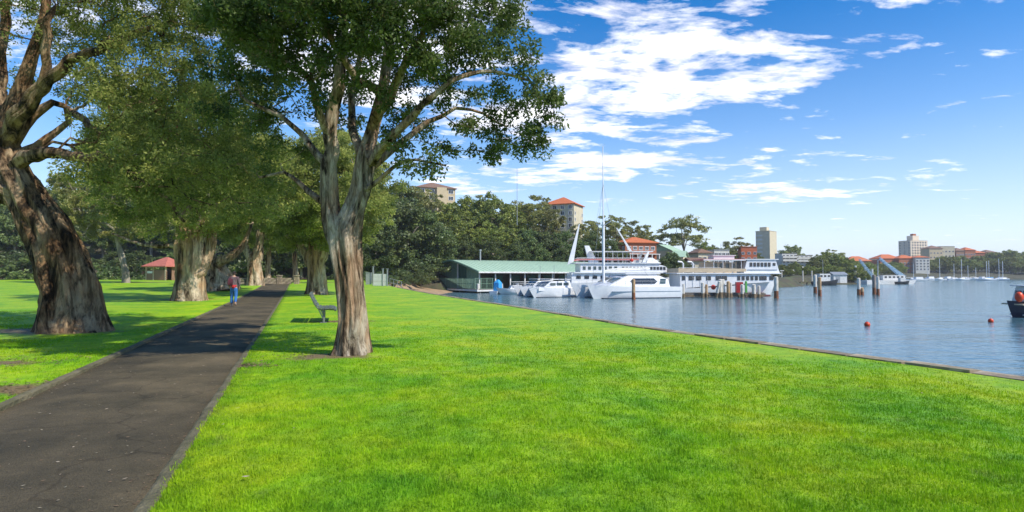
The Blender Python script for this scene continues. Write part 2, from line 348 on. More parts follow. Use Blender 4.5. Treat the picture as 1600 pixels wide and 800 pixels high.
# lawn: colour shared by the turf sheet and the blades that grow from it
DIRT = [(-12.6, 15.6, 2.3, 1.2), (-3.2, 10.5, .95, .5), (-20.2, 35.8, 2.2, .8), (-6.4, 7.7, .9, .5), (-4.6, 9.6, .5, .22), (-5.4, 18.6, 1.3, .45), (-15.7, 46, 2.0, .7), (-9.3, 10.0, 1.3, .5)]
def lawn_mat(name, blades):
    m = bpy.data.materials.new(name); m.use_nodes = True; t = m.node_tree; ns = t.nodes; lk = t.links.new
    b = ns['Principled BSDF']; b.inputs['Roughness'].default_value = .6; b.inputs['Specular IOR Level'].default_value = .25
    g = ns.new('ShaderNodeNewGeometry')
    def nz(sc, dt, st=(1, 1, 1)):
        mp = ns.new('ShaderNodeMapping'); lk(g.outputs['Position'], mp.inputs[0]); mp.inputs['Scale'].default_value = st
        n = ns.new('ShaderNodeTexNoise'); lk(mp.outputs[0], n.inputs['Vector']); n.inputs['Scale'].default_value = sc; n.inputs['Detail'].default_value = dt; n.inputs['Roughness'].default_value = .65
        return n.outputs['Fac']
    def mm(op, a, b_=None, clamp=False):
        n = ns.new('ShaderNodeMath'); n.operation = op; n.use_clamp = clamp
        for i, x in enumerate((a, b_)):
            if x is None: continue
            if isinstance(x, (int, float)): n.inputs[i].default_value = x
            else: lk(x, n.inputs[i])
        return n.outputs[0]
    r = ns.new('ShaderNodeValToRGB'); lk(nz(.55, 7), r.inputs[0]); el = r.color_ramp.elements
    el[0].position = .36; el[0].color = (.155, .375, .014, 1); el[1].position = .64; el[1].color = (.395, .515, .014, 1)
    e = el.new(.5); e.color = (.265, .465, .009, 1)
    r2 = ns.new('ShaderNodeValToRGB'); lk(nz(5, 9), r2.inputs[0]); r2.color_ramp.elements[0].position = .36; r2.color_ramp.elements[0].color = (.42, .52, .6, 1)
    r2.color_ramp.elements[1].position = .62; r2.color_ramp.elements[1].color = (1.15, 1.08, 1.1, 1)
    mu = ns.new('ShaderNodeMixRGB'); mu.blend_type = 'MULTIPLY'; mu.inputs[0].default_value = .6; lk(r.outputs[0], mu.inputs[1]); lk(r2.outputs[0], mu.inputs[2])
    sp = ns.new('ShaderNodeSeparateXYZ'); lk(g.outputs['Position'], sp.inputs[0])
    dm = None
    for (x, y, a, bb) in DIRT:
        dx = mm('DIVIDE', mm('SUBTRACT', sp.outputs[0], x), a); dy = mm('DIVIDE', mm('SUBTRACT', sp.outputs[1], y), bb)
        d = mm('SUBTRACT', 1.5, mm('SQRT', mm('ADD', mm('MULTIPLY', dx, dx), mm('MULTIPLY', dy, dy))))
        dm = d if dm is None else mm('MAXIMUM', dm, d)
    dd = mm('MULTIPLY', mm('SUBTRACT', mm('ADD', mm('MULTIPLY', mm('MAXIMUM', dm, 0), .5), nz(2.2, 7)), .78), 5, True)
    bare = mm('MULTIPLY', mm('SUBTRACT', nz(1.6, 9), .60), 6, True)
    dd = mm('MAXIMUM', dd, mm('MULTIPLY', bare, .55))
    mx2 = ns.new('ShaderNodeMixRGB'); lk(dd if not blades else mm('MULTIPLY', dd, .8), mx2.inputs[0]); lk(mu.outputs[0], mx2.inputs[1]); mx2.inputs[2].default_value = (.20, .150, .072, 1)
    out = mx2.outputs[0]
    if blades:
        a = ns.new('ShaderNodeAttribute'); a.attribute_name = 'var'; h = ns.new('ShaderNodeHueSaturation'); lk(out, h.inputs['Color'])
        mr = ns.new('ShaderNodeMapRange'); lk(a.outputs['Fac'], mr.inputs[0]); mr.inputs[3].default_value = .7; mr.inputs[4].default_value = 1.45; lk(mr.outputs[0], h.inputs['Value']); out = h.outputs[0]
        tr = ns.new('ShaderNodeBsdfTranslucent'); mxs = ns.new('ShaderNodeMixShader'); mxs.inputs[0].default_value = .4
        lk(out, tr.inputs[0]); lk(b.outputs[0], mxs.inputs[1]); lk(tr.outputs[0], mxs.inputs[2]); lk(mxs.outputs[0], ns['Material Output'].inputs[0])
    else:
        bp = ns.new('ShaderNodeBump'); bp.inputs['Strength'].default_value = .8; bp.inputs['Distance'].default_value = .05; lk(nz(16, 8), bp.inputs['Height']); lk(bp.outputs[0], b.inputs['Normal'])
    lk(out, b.inputs['Base Color'])
    return m
KW = .115                                     # kerb width across the slanting path
rows = np.concatenate([np.arange(-40, 2, 4.0), np.arange(2, 30, .5), np.arange(30, 126, 2.0)])
und = lambda x, y: .035 * math.sin(x * .5 + y * .23) + .02 * math.sin(x * 1.3 - y * .7)
PATH_END = 84.0
Vl, ncol = [], 0
for Y in rows:
    z = gz(Y); xl, xr, xe = path_l(Y), path_r(Y), edge_x(Y); row = []
    for t in np.linspace(0, 1, 40) ** 1.8: row.append((-260 + (xl - KW + 260) * (1 - (1 - t) ** 1.6), .045))
    row.append((xl - KW + .01, -.02)); row.append((xr + KW - .01, -.02))
    for t in np.linspace(0, 1, 46): row.append((xr + KW + (xe - .15 - xr - KW) * t, .045))
    ncol = len(row)
    for k, (x, h) in enumerate(row):
        fade = 0 if h < 0 else min(1, abs(x - xl) * .6, abs(x - xr) * .6, abs(x - xe) * .6 + (0.0))
        Vl.append((x, Y, z + (h if Y < PATH_END else max(h, 0.02)) + und(x, Y) * fade))
Vl = np.array(Vl); nr = len(rows); ii = (np.arange(nr - 1)[:, None] * ncol + np.arange(ncol - 1)[None, :]).ravel()
turf_mat = lawn_mat('turf', False)
lawn = link('lawn', quads_mesh('lawn', Vl, np.stack([ii, ii + 1, ii + ncol + 1, ii + ncol], -1), turf_mat, True)); tag(lawn, kind='structure')

# asphalt path
def asphalt():
    m = bpy.data.materials.new('old_asphalt'); m.use_nodes = True; t = m.node_tree; ns = t.nodes; lk = t.links.new
    b = ns['Principled BSDF']; b.inputs['Roughness'].default_value = .85; b.inputs['Specular IOR Level'].default_value = .3
    g = ns.new('ShaderNodeNewGeometry')
    def nz(sc, dt):
        n = ns.new('ShaderNodeTexNoise'); lk(g.outputs['Position'], n.inputs['Vector']); n.inputs['Scale'].default_value = sc; n.inputs['Detail'].default_value = dt; n.inputs['Roughness'].default_value = .65; return n.outputs['Fac']
    r = ns.new('ShaderNodeValToRGB'); lk(nz(.8, 8), r.inputs[0]); e = r.color_ramp.elements
    e[0].position = .33; e[0].color = (.052, .045, .026, 1); e[1].position = .68; e[1].color = (.150, .118, .068, 1)
    v = ns.new('ShaderNodeTexVoronoi'); v.inputs['Scale'].default_value = 95; lk(g.outputs['Position'], v.inputs['Vector'])
    r2 = ns.new('ShaderNodeValToRGB'); lk(v.outputs['Color'], r2.inputs[0]); r2.color_ramp.elements[0].color = (.62, .62, .62, 1); r2.color_ramp.elements[1].color = (1.3, 1.27, 1.2, 1)
    mu = ns.new('ShaderNodeMixRGB'); mu.blend_type = 'MULTIPLY'; mu.inputs[0].default_value = .8; lk(r.outputs[0], mu.inputs[1]); lk(r2.outputs[0], mu.inputs[2])
    ad = ns.new('ShaderNodeVectorMath'); ad.operation = 'ADD'; n3 = ns.new('ShaderNodeTexNoise'); n3.inputs['Scale'].default_value = 1.4; n3.inputs['Detail'].default_value = 6; lk(g.outputs['Position'], n3.inputs['Vector'])
    lk(g.outputs['Position'], ad.inputs[0]); lk(n3.outputs['Color'], ad.inputs[1]); v2 = ns.new('ShaderNodeTexVoronoi'); v2.feature = 'DISTANCE_TO_EDGE'; v2.inputs['Scale'].default_value = .42; lk(ad.outputs[0], v2.inputs['Vector'])
    rc = ns.new('ShaderNodeValToRGB'); lk(v2.outputs['Distance'], rc.inputs[0]); rc.color_ramp.elements[0].position = .002; rc.color_ramp.elements[0].color = (.45, .42, .38, 1); rc.color_ramp.elements[1].position = .009; rc.color_ramp.elements[1].color = (1, 1, 1, 1)
    mc = ns.new('ShaderNodeMixRGB'); mc.blend_type = 'MULTIPLY'; mc.inputs[0].default_value = .6; lk(mu.outputs[0], mc.inputs[1]); lk(rc.outputs[0], mc.inputs[2])
    rs = ns.new('ShaderNodeValToRGB'); lk(nz(.28, 3), rs.inputs[0]); rs.color_ramp.elements[0].position = .45; rs.color_ramp.elements[0].color = (.80, .80, .80, 1); rs.color_ramp.elements[1].position = .52; rs.color_ramp.elements[1].color = (1.1, 1.08, 1.04, 1)
    ms = ns.new('ShaderNodeMixRGB'); ms.blend_type = 'MULTIPLY'; ms.inputs[0].default_value = .8; lk(mc.outputs[0], ms.inputs[1]); lk(rs.outputs[0], ms.inputs[2])
    lk(ms.outputs[0], b.inputs['Base Color'])
    bp = ns.new('ShaderNodeBump'); bp.inputs['Strength'].default_value = .7; bp.inputs['Distance'].default_value = .012; lk(v.outputs['Distance'], bp.inputs['Height'])
    bp2 = ns.new('ShaderNodeBump'); bp2.inputs['Strength'].default_value = .5; bp2.inputs['Distance'].default_value = .05; lk(nz(3, 6), bp2.inputs['Height']); lk(bp.outputs[0], bp2.inputs['Normal'])
    lk(bp2.outputs[0], b.inputs['Normal']); return m
prow = [y for y in rows if y <= PATH_END]
mb = MB(); vs = []
for Y in prow:
    xl, xr = path_l(Y), path_r(Y)
    for k in range(7):
        t = k / 6; vs.append((xl - .02 + (xr - xl + .04) * t, Y, gz(Y) - .006 + .03 * (1 - (2 * t - 1) ** 2)))
mb.add(vs, [(i * 7 + k, i * 7 + k + 1, i * 7 + k + 8, i * 7 + k + 7) for i in range(len(prow) - 1) for k in range(6)])
pth = mb.build('path', asphalt(), smooth=True); tag(pth, kind='structure')
# a cross path where it ends
mb = MB(); vs = []; fs = []
for i, x in enumerate(np.linspace(-75, -24, 30)):
    y0 = PATH_END - .5 + .05 * (x + 32) + (.02 * (x + 32) ** 2 if x < -32 else 0) * .3
    vs += [(x, y0, gz(y0) + .055), (x, y0 + 3.2, gz(y0 + 3.2) + .055)]
    if i: fs.append((2 * i - 2, 2 * i, 2 * i + 1, 2 * i - 1))
cp = mb.add(vs, fs).build('cross_path', MT.get('x') or asphalt()); tag(cp, kind='structure')
# kerbs
rk = random.Random(4)
for side, fx in (('kerb', path_l), ('kerb', path_r)):
    rings = []
    sgn = -1 if fx is path_l else 1
    for Y in np.concatenate([np.arange(-6, 30, .25), np.arange(30, PATH_END, 1.5)]):
        x = fx(Y); z = gz(Y); w = KW * (1 + rk.uniform(-.06, .06)); t = .05 + rk.uniform(-.006, .006); j = rk.uniform(-.010, .010)
        rings.append([(x + sgn * -0.01, Y, z - .05), (x + j, Y, z + t - .012), (x + sgn * .025 + j, Y, z + t), (x + sgn * (w - .02), Y, z + t + .004), (x + sgn * w, Y, z + t - .01), (x + sgn * w, Y, z - .06)])
    k = MB().loft(rings).build(side, concrete, smooth=False); tag(k, kind='structure')
# strip of leaf litter along the left edge of the asphalt
litter = pmat('leaf_litter', (.20, .145, .085), (.085, .065, .04), 14, .95, .8, c3=(.15, .105, .06))

# sandstone sea wall
wallm = MB(); pts = [(edge_x(y), y) for y in np.concatenate([np.arange(-38, 64, 2.0), [63.5, 75, 92]])]
for (x0, y0), (x1, y1) in zip(pts[:-1], pts[1:]):
    wallm.add([(x0, y0, WZ - 2), (x1, y1, WZ - 2), (x1, y1, gz(y1) - .10), (x0, y0, gz(y0) - .10), (x0 + .10, y0, WZ - 2), (x1 + .10, y1, WZ - 2), (x1 + .10, y1, gz(y1) - .10), (x0 + .10, y0, gz(y0) - .10)],
              [(4, 5, 6, 7), (3, 2, 6, 7)])
sw = thing('sea_wall', 'low sandstone sea wall of laid blocks between the lawn and the harbour', 'sea wall')
wallm.build('wall_face', stone, sw)
bm_ = []
for k in range(5):
    q = random.Random(k); b_ = MB(); l, w, h = 1.0, .27, .16
    vs = [(sx * (l / 2 - q.uniform(0, .015)), sy * w / 2 + q.uniform(-.02, .02), sz * h / 2 + q.uniform(-.012, .012)) for sz in (-1, 1) for sx, sy in ((-1, -1), (1, -1), (1, 1), (-1, 1))]
    b_.add(vs, [(3, 2, 1, 0), (4, 5, 6, 7), (0, 1, 5, 4), (1, 2, 6, 5), (2, 3, 7, 6), (3, 0, 4, 7)]); bm_.append(b_.mesh('capping_stone', stone))
y = 3.0; q = random.Random(9)
while y < 62:
    x = edge_x(y); dx = edge_x(y + .5) - edge_x(y - .5); a = math.atan2(1, dx)
    st = link('capping_stone', q.choice(bm_), sw, (x + .0 + q.uniform(-.015, .015), y, gz(y) - .008 + q.uniform(-.012, .012)), a)
    y += 1.02 * math.sin(a)
# beach beside the boathouse
vs = []; fs = []
A = [(-12.6, 63.2), (-16.3, 75), (-18.2, 92), (-21, 109)]
for i, y in enumerate(np.linspace(64, 112, 14)):
    x = edge_x(y); wd = np.interp(y, [64, 80, 95, 112], [.5, 3, 9, 13])
    for k in range(6):
        t = k / 5; vs.append((x - .2 + wd * t, y, gz(y) * (1 - t) - .06 * (1 - t) - .95 * min(t * 5, 1) - 1.0 * t + .05 * math.sin(k * 3 + i)))
    if i:
        for k in range(5): a = (i - 1) * 6 + k; fs.append((a, a + 1, a + 7, a + 6))
be = MB().add(vs, fs).build('beach', sand, smooth=True); tag(be, kind='structure')

# brown earth bank at the foot of the wood behind the field
vs = []; fs = []; bx0 = np.arange(-240, -30, 3.0)
for i, x in enumerate(bx0):
    for k in range(6):
        y = 121.2 + k * 1.8; vs.append((x, y, tz(x, y) + .12 + .1 * math.sin(x * .7 + k)))
    if i: fs += [((i - 1) * 6 + k, i * 6 + k, i * 6 + k + 1, (i - 1) * 6 + k + 1) for k in range(5)]
bk_ = MB().add(vs, fs).build('earth_bank', pmat('dry_earth', (.095, .065, .040), (.045, .034, .020), .35, .95, .7, c3=(.07, .055, .028)), smooth=True); tag(bk_, kind='structure')

# ------------------------------------------------------------------ grass blades and litter
rg = np.random.default_rng(11)
def in_grass(x, y):
    pl = -3.28 - .385 * y; pr = -1.02 - .374 * y
    ex = np.interp(y, [e[0] for e in EDGE], [e[1] for e in EDGE])
    m = .022 * np.sin(y * 3.1) * np.sin(y * 7.7 + 1) - .03
    return ((x < pl - KW - m) | (x > pr + KW + m)) & (x < ex - .22)
def make_blades(n, y0, y1, pw):
    u = rg.random(n); a = 1 - pw
    y = (y0 ** a + u * (y1 ** a - y0 ** a)) ** (1 / a)
    x = (rg.random(n) * 2 - 1) * .96 * y
    k = in_grass(x, y)
    dk = np.zeros(n)
    for (dx, dy, a_, b_) in DIRT: dk = np.maximum(dk, 1.25 - np.hypot((x - dx) / a_, (y - dy) / b_))
    k &= rg.random(n) > dk * 1.3
    return x[k], y[k]
tx_, ty_ = make_blades(95000, 3.0, 26.0, 1.12)
kp = rg.random(len(tx_)) < np.clip((27 - ty_) / 15, 0, 1); tx_, ty_ = tx_[kp], ty_[kp]
NB = 9; th = rg.random(len(tx_)); bx_ = np.repeat(tx_, NB); by_ = np.repeat(ty_, NB); h1 = np.repeat(th, NB); h2 = np.repeat(rg.random(len(tx_)), NB)
sp_ = (.022 + .006 * by_) ; bx_ = bx_ + rg.normal(0, 1, len(bx_)) * sp_; by_ = by_ + rg.normal(0, 1, len(by_)) * sp_
kp = in_grass(bx_, by_); bx_, by_, h1, h2 = bx_[kp], by_[kp], h1[kp], h2[kp]
n = len(bx_); ang = rg.random(n) * 2 * PI; lean = rg.normal(0, .75, n); la = rg.random(n) * 2 * PI
hgt = (.014 + .022 * rg.random(n)) * (0.5 + 1.2 * h1 ** 2) * np.clip((30 - by_) / 18, .25, 1); wdt = (.0022 + .00085 * by_) * (.7 + .6 * rg.random(n))
def vnoise(x, y, c, s):
    xi, yi = np.floor(x / c), np.floor(y / c); fx, fy = x / c - xi, y / c - yi; fx = fx * fx * (3 - 2 * fx); fy = fy * fy * (3 - 2 * fy)
    def hh(a, b): v = np.sin(a * 127.1 + b * 311.7 + s) * 43758.5453; return v - np.floor(v)
    return (hh(xi, yi) * (1 - fx) + hh(xi + 1, yi) * fx) * (1 - fy) + (hh(xi, yi + 1) * (1 - fx) + hh(xi + 1, yi + 1) * fx) * fy
cl_n = .55 * vnoise(bx_, by_, .34, 1) + .45 * vnoise(bx_ + .3 * by_, by_, .13, 5)
hgt *= .62 + .8 * cl_n
zb = .55 * sstep((by_ - 28) / 85.0) + .030
zb += (.035 * np.sin(bx_ * .5 + by_ * .23) + .02 * np.sin(bx_ * 1.3 - by_ * .7)) * np.clip(np.minimum(np.abs(bx_ + 3.28 + .385 * by_), np.abs(bx_ + 1.02 + .374 * by_)) * .6, 0, 1)
Vb = np.empty((n, 3, 3))
Vb[:, 0] = np.stack([bx_ - np.cos(ang) * wdt, by_ - np.sin(ang) * wdt, zb], -1)
Vb[:, 1] = np.stack([bx_ + np.cos(ang) * wdt, by_ + np.sin(ang) * wdt, zb], -1)
Vb[:, 2] = np.stack([bx_ + np.cos(la) * hgt * lean, by_ + np.sin(la) * hgt * lean, zb + .012 + hgt * np.cos(np.clip(lean, -1.2, 1.2))], -1)
gr = link('grass', quads_mesh('grass', Vb.reshape(-1, 3), np.arange(n * 3).reshape(-1, 3), lawn_mat('grass_blades', True), var=rg.random(n) * .40 + .30 * h2 + .30 * np.clip(1.4 * cl_n - .2, 0, 1)))
tag(gr, 'short bright green blades of mown grass', 'grass', kind='stuff')

def scatter_bits(name, label, cat, n, sampler, size, mat, seed, curl=.25):
    g = np.random.default_rng(seed); x, y, z = sampler(g, n); n = len(x)
    a = g.random(n) * 2 * PI; l = size * (.5 + g.random(n)); w = l * (.25 + .3 * g.random(n))
    ca, sa = np.cos(a), np.sin(a); t1 = g.random((n, 4)) * l[:, None] * curl
    Vv = np.empty((n, 4, 3))
    for k, (p, q_) in enumerate(((-1, 0), (0, -1), (1, 0), (0, 1))):
        Vv[:, k, 0] = x + ca * l * p - sa * w * q_; Vv[:, k, 1] = y + sa * l * p + ca * w * q_; Vv[:, k, 2] = z + .003 + t1[:, k]
    o = link(name, quads_mesh(name, Vv.reshape(-1, 3), np.arange(n * 4).reshape(-1, 4), mat, var=g.random(n))); return tag(o, label, cat, kind='stuff')
def on_path(g, n):
    y = 3 + 30 * g.random(n) ** 1.6; t = g.random(n); xl, xr = -3.28 - .385 * y, -1.02 - .374 * y
    e = g.random(n) < .45; t = np.where(e, np.where(g.random(n) < .65, np.abs(g.normal(0, .05, n)), 1 - np.abs(g.normal(0, .03, n))), t); t = np.clip(t, .01, .99)
    return xl + (xr - xl) * t, y, -.006 + .03 * (1 - (2 * t - 1) ** 2) + .55 * sstep((y - 28) / 85.0)
fl = pmat('fallen_leaf', (.22, .165, .09), (.09, .06, .03), 20, .8, attr='var', c3=(.15, .105, .055))
scatter_bits('fallen_leaves', 'small dry brown leaves strewn over the asphalt path', 'fallen leaves', 3000, on_path, .013, fl, 3)
def pale_path(g, n):
    x, y, z = on_path(g, n); t = g.random(n); return -3.28 - .385 * y + 2.2 * t, y, z * 0 + .022 + .55 * sstep((y - 28) / 85.0)
scatter_bits('pale_leaves', 'pale curled leaves scattered over the middle of the path', 'fallen leaves', 330, pale_path, .017, pmat('pale_leaf', (.36, .31, .21), (.24, .20, .13), 20, .8, attr='var'), 8)
def by_trees(g, n):
    c = np.array([d[:4] for d in DIRT])[g.integers(0, len(DIRT), n)]
    x = c[:, 0] + g.normal(0, .7, n) * c[:, 2]; y = c[:, 1] + g.normal(0, .7, n) * c[:, 3]; k = in_grass(x, y)
    return x[k], y[k], (x[k] * 0 + .055 + .55 * sstep((y[k] - 28) / 85.0))
scatter_bits('tree_litter', 'brown leaf and bark litter on the bare soil round the tree bases', 'leaf litter', 3500, by_trees, .028, fl, 5, .4)
def on_lawn(g, n):
    y = 4 + 26 * g.random(n); x = (g.random(n) * 2 - 1) * .95 * y; k = in_grass(x, y); return x[k], y[k], x[k] * 0 + .085
scatter_bits('lawn_leaves', 'a few pale fallen leaves lying on the lawn', 'fallen leaves', 110, on_lawn, .022, MT['pale_leaf'], 6, .3)

# ------------------------------------------------------------------ trees
def catmull(P, Rr, sp):
    P = np.asarray(P, float); Rr = np.asarray(Rr, float); out = []; ro = []
    n = len(P)
    for i in range(n - 1):
        p0, p1, p2, p3 = P[max(i - 1, 0)], P[i], P[i + 1], P[min(i + 2, n - 1)]
        k = max(1, int(np.linalg.norm(p2 - p1) / sp))
        for j in range(k):
            t = j / k
            out.append(.5 * ((2 * p1) + (-p0 + p2) * t + (2 * p0 - 5 * p1 + 4 * p2 - p3) * t * t + (-p0 + 3 * p1 - 3 * p2 + p3) * t ** 3)); ro.append(Rr[i] + (Rr[i + 1] - Rr[i]) * t)
    out.append(P[-1]); ro.append(Rr[-1]); return np.array(out), np.array(ro)
def grow(rng, seeds, targets, zmin, tip=.010, expo=2.3, step=.3, wig=.10, up=.15, sp=.25):
    pos, par, fix, dep = [], [], [], []
    for si, (P, Rr) in enumerate(seeds):
        P, Rr = catmull(P, Rr, sp)
        if si == 0: last = -1
        else:
            last = int(np.argmin(np.linalg.norm(np.array(pos) - P[0], axis=1))); P, Rr = P[1:], Rr[1:]
        for p, r in zip(P, Rr):
            if si: p = p + rng.normal(0, wig * .25 * min(1, .5), 3) * np.array([1, 1, 1])
            d0 = 0 if last < 0 else dep[last] + np.linalg.norm(p - pos[last])
            pos.append(p); par.append(last); fix.append(r); dep.append(d0); last = len(pos) - 1
    A = np.array(pos); ctr = A[A[:, 2] > zmin].mean(0) if (A[:, 2] > zmin).any() else A[-1]
    T = sorted(targets, key=lambda t: np.linalg.norm(t - ctr))
    buf = np.zeros((len(pos) + len(T) * 40, 3)); buf[:len(pos)] = A; dpb = np.zeros(len(buf)); dpb[:len(pos)] = dep; n = len(pos)
    ends = []
    for t in T:
        d = np.linalg.norm(buf[:n] - t, axis=1); c = d + .10 * dpb[:n] + np.where(buf[:n, 2] < zmin, 50, 0) + np.where(buf[:n, 2] > t[2] + .3, .5, 0)
        j = int(np.argmin(c)); L_ = d[j]
        if L_ < .05: ends.append(j); continue
        k = int(min(38, max(2, round(L_ / step)))); p0 = buf[j].copy(); pj = par[j]
        dr = p0 - buf[pj] if pj >= 0 else np.array([0, 0, 1.]); dr = dr / (np.linalg.norm(dr) + 1e-6)
        c1 = p0 + dr * L_ * .35 + np.array([0, 0, up * L_]); last = j
        for i in range(1, k + 1):
            s_ = i / k; p = (1 - s_) ** 2 * p0 + 2 * s_ * (1 - s_) * c1 + s_ * s_ * t
            if i < k: p = p + rng.normal(0, wig * min(step, L_ / k), 3)
            buf[n] = p; dpb[n] = dpb[last] + np.linalg.norm(p - buf[last]); par.append(last); fix.append(-1); last = n; n += 1
        ends.append(last)
    pos = buf[:n]; acc = np.zeros(n); kids = [[] for _ in range(n)]
    for i in range(n - 1, -1, -1):
        if not kids[i]: acc[i] = tip ** expo
        if par[i] >= 0: acc[par[i]] += acc[i]; kids[par[i]].append(i)
    rad = acc ** (1 / expo)
    for i in range(n):
        if fix[i] >= 0: rad[i] = max(fix[i], min(rad[i], fix[i] * 1.0)) if fix[i] > 0 else rad[i]
        elif par[i] >= 0: rad[i] = min(rad[i], rad[par[i]] * .85 if fix[par[i]] >= 0 else rad[par[i]])
    return pos, par, kids, rad
def limb_mesh(name, pos, par, kids, rad, mat, ridge=.12, flare=None, hero=True, smooth=True, minr=0.0):
    Vs, Fs = [], []; off = 0; stack = [(0, -1)]
    while stack:
        i, p = stack.pop(); ch = [i]; 
        while kids[ch[-1]]:
            ks = sorted(kids[ch[-1]], key=lambda k: -rad[k]); 
            for k in ks[1:]: stack.append((k, ch[-1]))
            ch.append(ks[0])
        P = pos[ch]; r = rad[ch]
        if p >= 0: P = np.vstack([pos[p], P]); r = np.concatenate([[min(r[0] * 1.15, rad[p])], r])
        if r.max() < minr or len(P) < 2: continue
        R0 = r[:3].max(); sides = (72 if hero else 20) if R0 > .24 else (24 if hero else 9) if R0 > .1 else (9 if hero else 5) if R0 > .04 else (5 if hero else 3)
        if R0 > .15 and hero: P, r = catmull(P, r, .06 if R0 > .3 else .1)
        T = np.gradient(P, axis=0); T /= np.linalg.norm(T, axis=1)[:, None] + 1e-9
        a = np.array([1., 0, 0]) if abs(T[0, 0]) < .8 else np.array([0, 1., 0]); seg = np.concatenate([[0], np.cumsum(np.linalg.norm(np.diff(P, axis=0), axis=1))])
        th = np.arange(sides) * 2 * PI / sides; ct, st = np.cos(th), np.sin(th)
        for k in range(len(P)):
            a = a - T[k] * a.dot(T[k]); a /= np.linalg.norm(a); b = np.cross(T[k], a); rr = np.full(sides, r[k])
            if R0 > .1 and ridge:
                f = 1.0 / max(R0, .25)
                s_ = seg[k]
                for q in range(sides):
                    v = 1 + ridge * mn.noise(Vector((ct[q] * 2.2 + off * .01, st[q] * 2.2, s_ * .55 * f * .5))) * 1.6
                    v += ridge * .55 * mn.noise(Vector((ct[q] * 5.5, st[q] * 5.5, s_ * .7 + off * .01))) * 1.6
                    if hero: v += ridge * (.75 if R0 > .24 else .3) * (.45 - abs(mn.noise(Vector((ct[q] * 6.5, st[q] * 6.5, s_ * .9 + off * .01)))) * 2.2)
                    if flare and p < 0 and s_ < flare[0]:
                        e = (1 - s_ / flare[0]) ** 2.2; v += e * flare[1] * (1 + 1.1 * mn.noise(Vector((ct[q] * 1.7, st[q] * 1.7, 7.3))) * 1.5 + .35 * math.sin(q * 2 * PI / sides * 7))
                    rr[q] = r[k] * v
            Vs.append(P[k] + (ct * rr)[:, None] * a + (st * rr)[:, None] * b)
        m = len(P)
        base = off + np.arange(m - 1)[:, None] * sides; j = np.arange(sides)[None, :]; j2 = (j + 1) % sides
        Fs.append(np.stack([base + j, base + j2, base + j2 + sides, base + j + sides], -1).reshape(-1, 4)); off += m * sides
    return quads_mesh(name, np.vstack(Vs), np.vstack(Fs), mat, smooth)
def leaf_mesh(name, rng, centres, rads, per, size, mat, flat=.8, droop=.3, aspect=.42):
    n = len(centres) * per; c = np.repeat(centres, per, 0); rr = np.repeat(rads, per)
    d = rng.normal(0, 1, (n, 3)); d /= np.linalg.norm(d, axis=1)[:, None]; d *= (rng.random(n) ** .5)[:, None]; d[:, 2] *= flat
    p = c + d * rr[:, None]
    a = d * .8 + rng.normal(0, .7, (n, 3)); a[:, 2] -= droop; a /= np.linalg.norm(a, axis=1)[:, None]
    b = np.cross(a, rng.normal(0, 1, (n, 3)) + np.array([0, 0, .0])); b /= np.linalg.norm(b, axis=1)[:, None] + 1e-9
    l = (size * (.6 + .8 * rng.random(n)))[:, None]; w = l * aspect
    V = np.stack([p - a * l * .5, p + b * w * .5, p + a * l * .5, p - b * w * .5], 1).reshape(-1, 3)
    tone = np.repeat(rng.random(len(centres)), per) * .5 + rng.random(n) * .5
    return quads_mesh(name, V, np.arange(n * 4).reshape(-1, 4), mat, var=tone)
def make_tree(name, label, cat, seeds, clumps, zmin, base, rng, leaf, bark, per, lsize, nsub=9, subr=.34, hero=True, group=None, ridge=.12, flare=(1.0, .35), tip=.010, step=.3, minr=0, droop=.3, wig=.1, rz=0):
    """seeds and clumps are relative to the base; returns the tree's Empty"""
    subs, sr = [], []
    for (c, r) in clumps:
        k = max(3, int(nsub * (r / 1.0) ** 1.5))
        for _ in range(k):
            d = rng.normal(0, 1, 3); d /= np.linalg.norm(d); subs.append(np.array(c) + d * r * rng.random() ** .45 * np.array([1, 1, .75])); sr.append(subr * (.7 + .6 * rng.random()))
    pos, par, kids, rad = grow(rng, seeds, subs, zmin, tip, step=step, wig=wig)
    t = thing(name, label, cat, base, rz, group)
    link('trunk', limb_mesh(name + '_trunk', pos, par, kids, rad, bark, ridge, flare, hero, True, minr), t)
    link('crown', leaf_mesh(name + '_crown', rng, np.array(subs), np.array(sr), per, lsize, leaf, droop=droop), t)
    return t
def rel(base, lst): return [np.array(PX(u, v, Y)) - np.array(base) for (u, v, Y) in lst]

leaf_left = pmat('left_paperbark_leaves', (.33, .36, .09), (.15, .19, .045), .7, .6, spec=.2, trans=.5, attr='var')
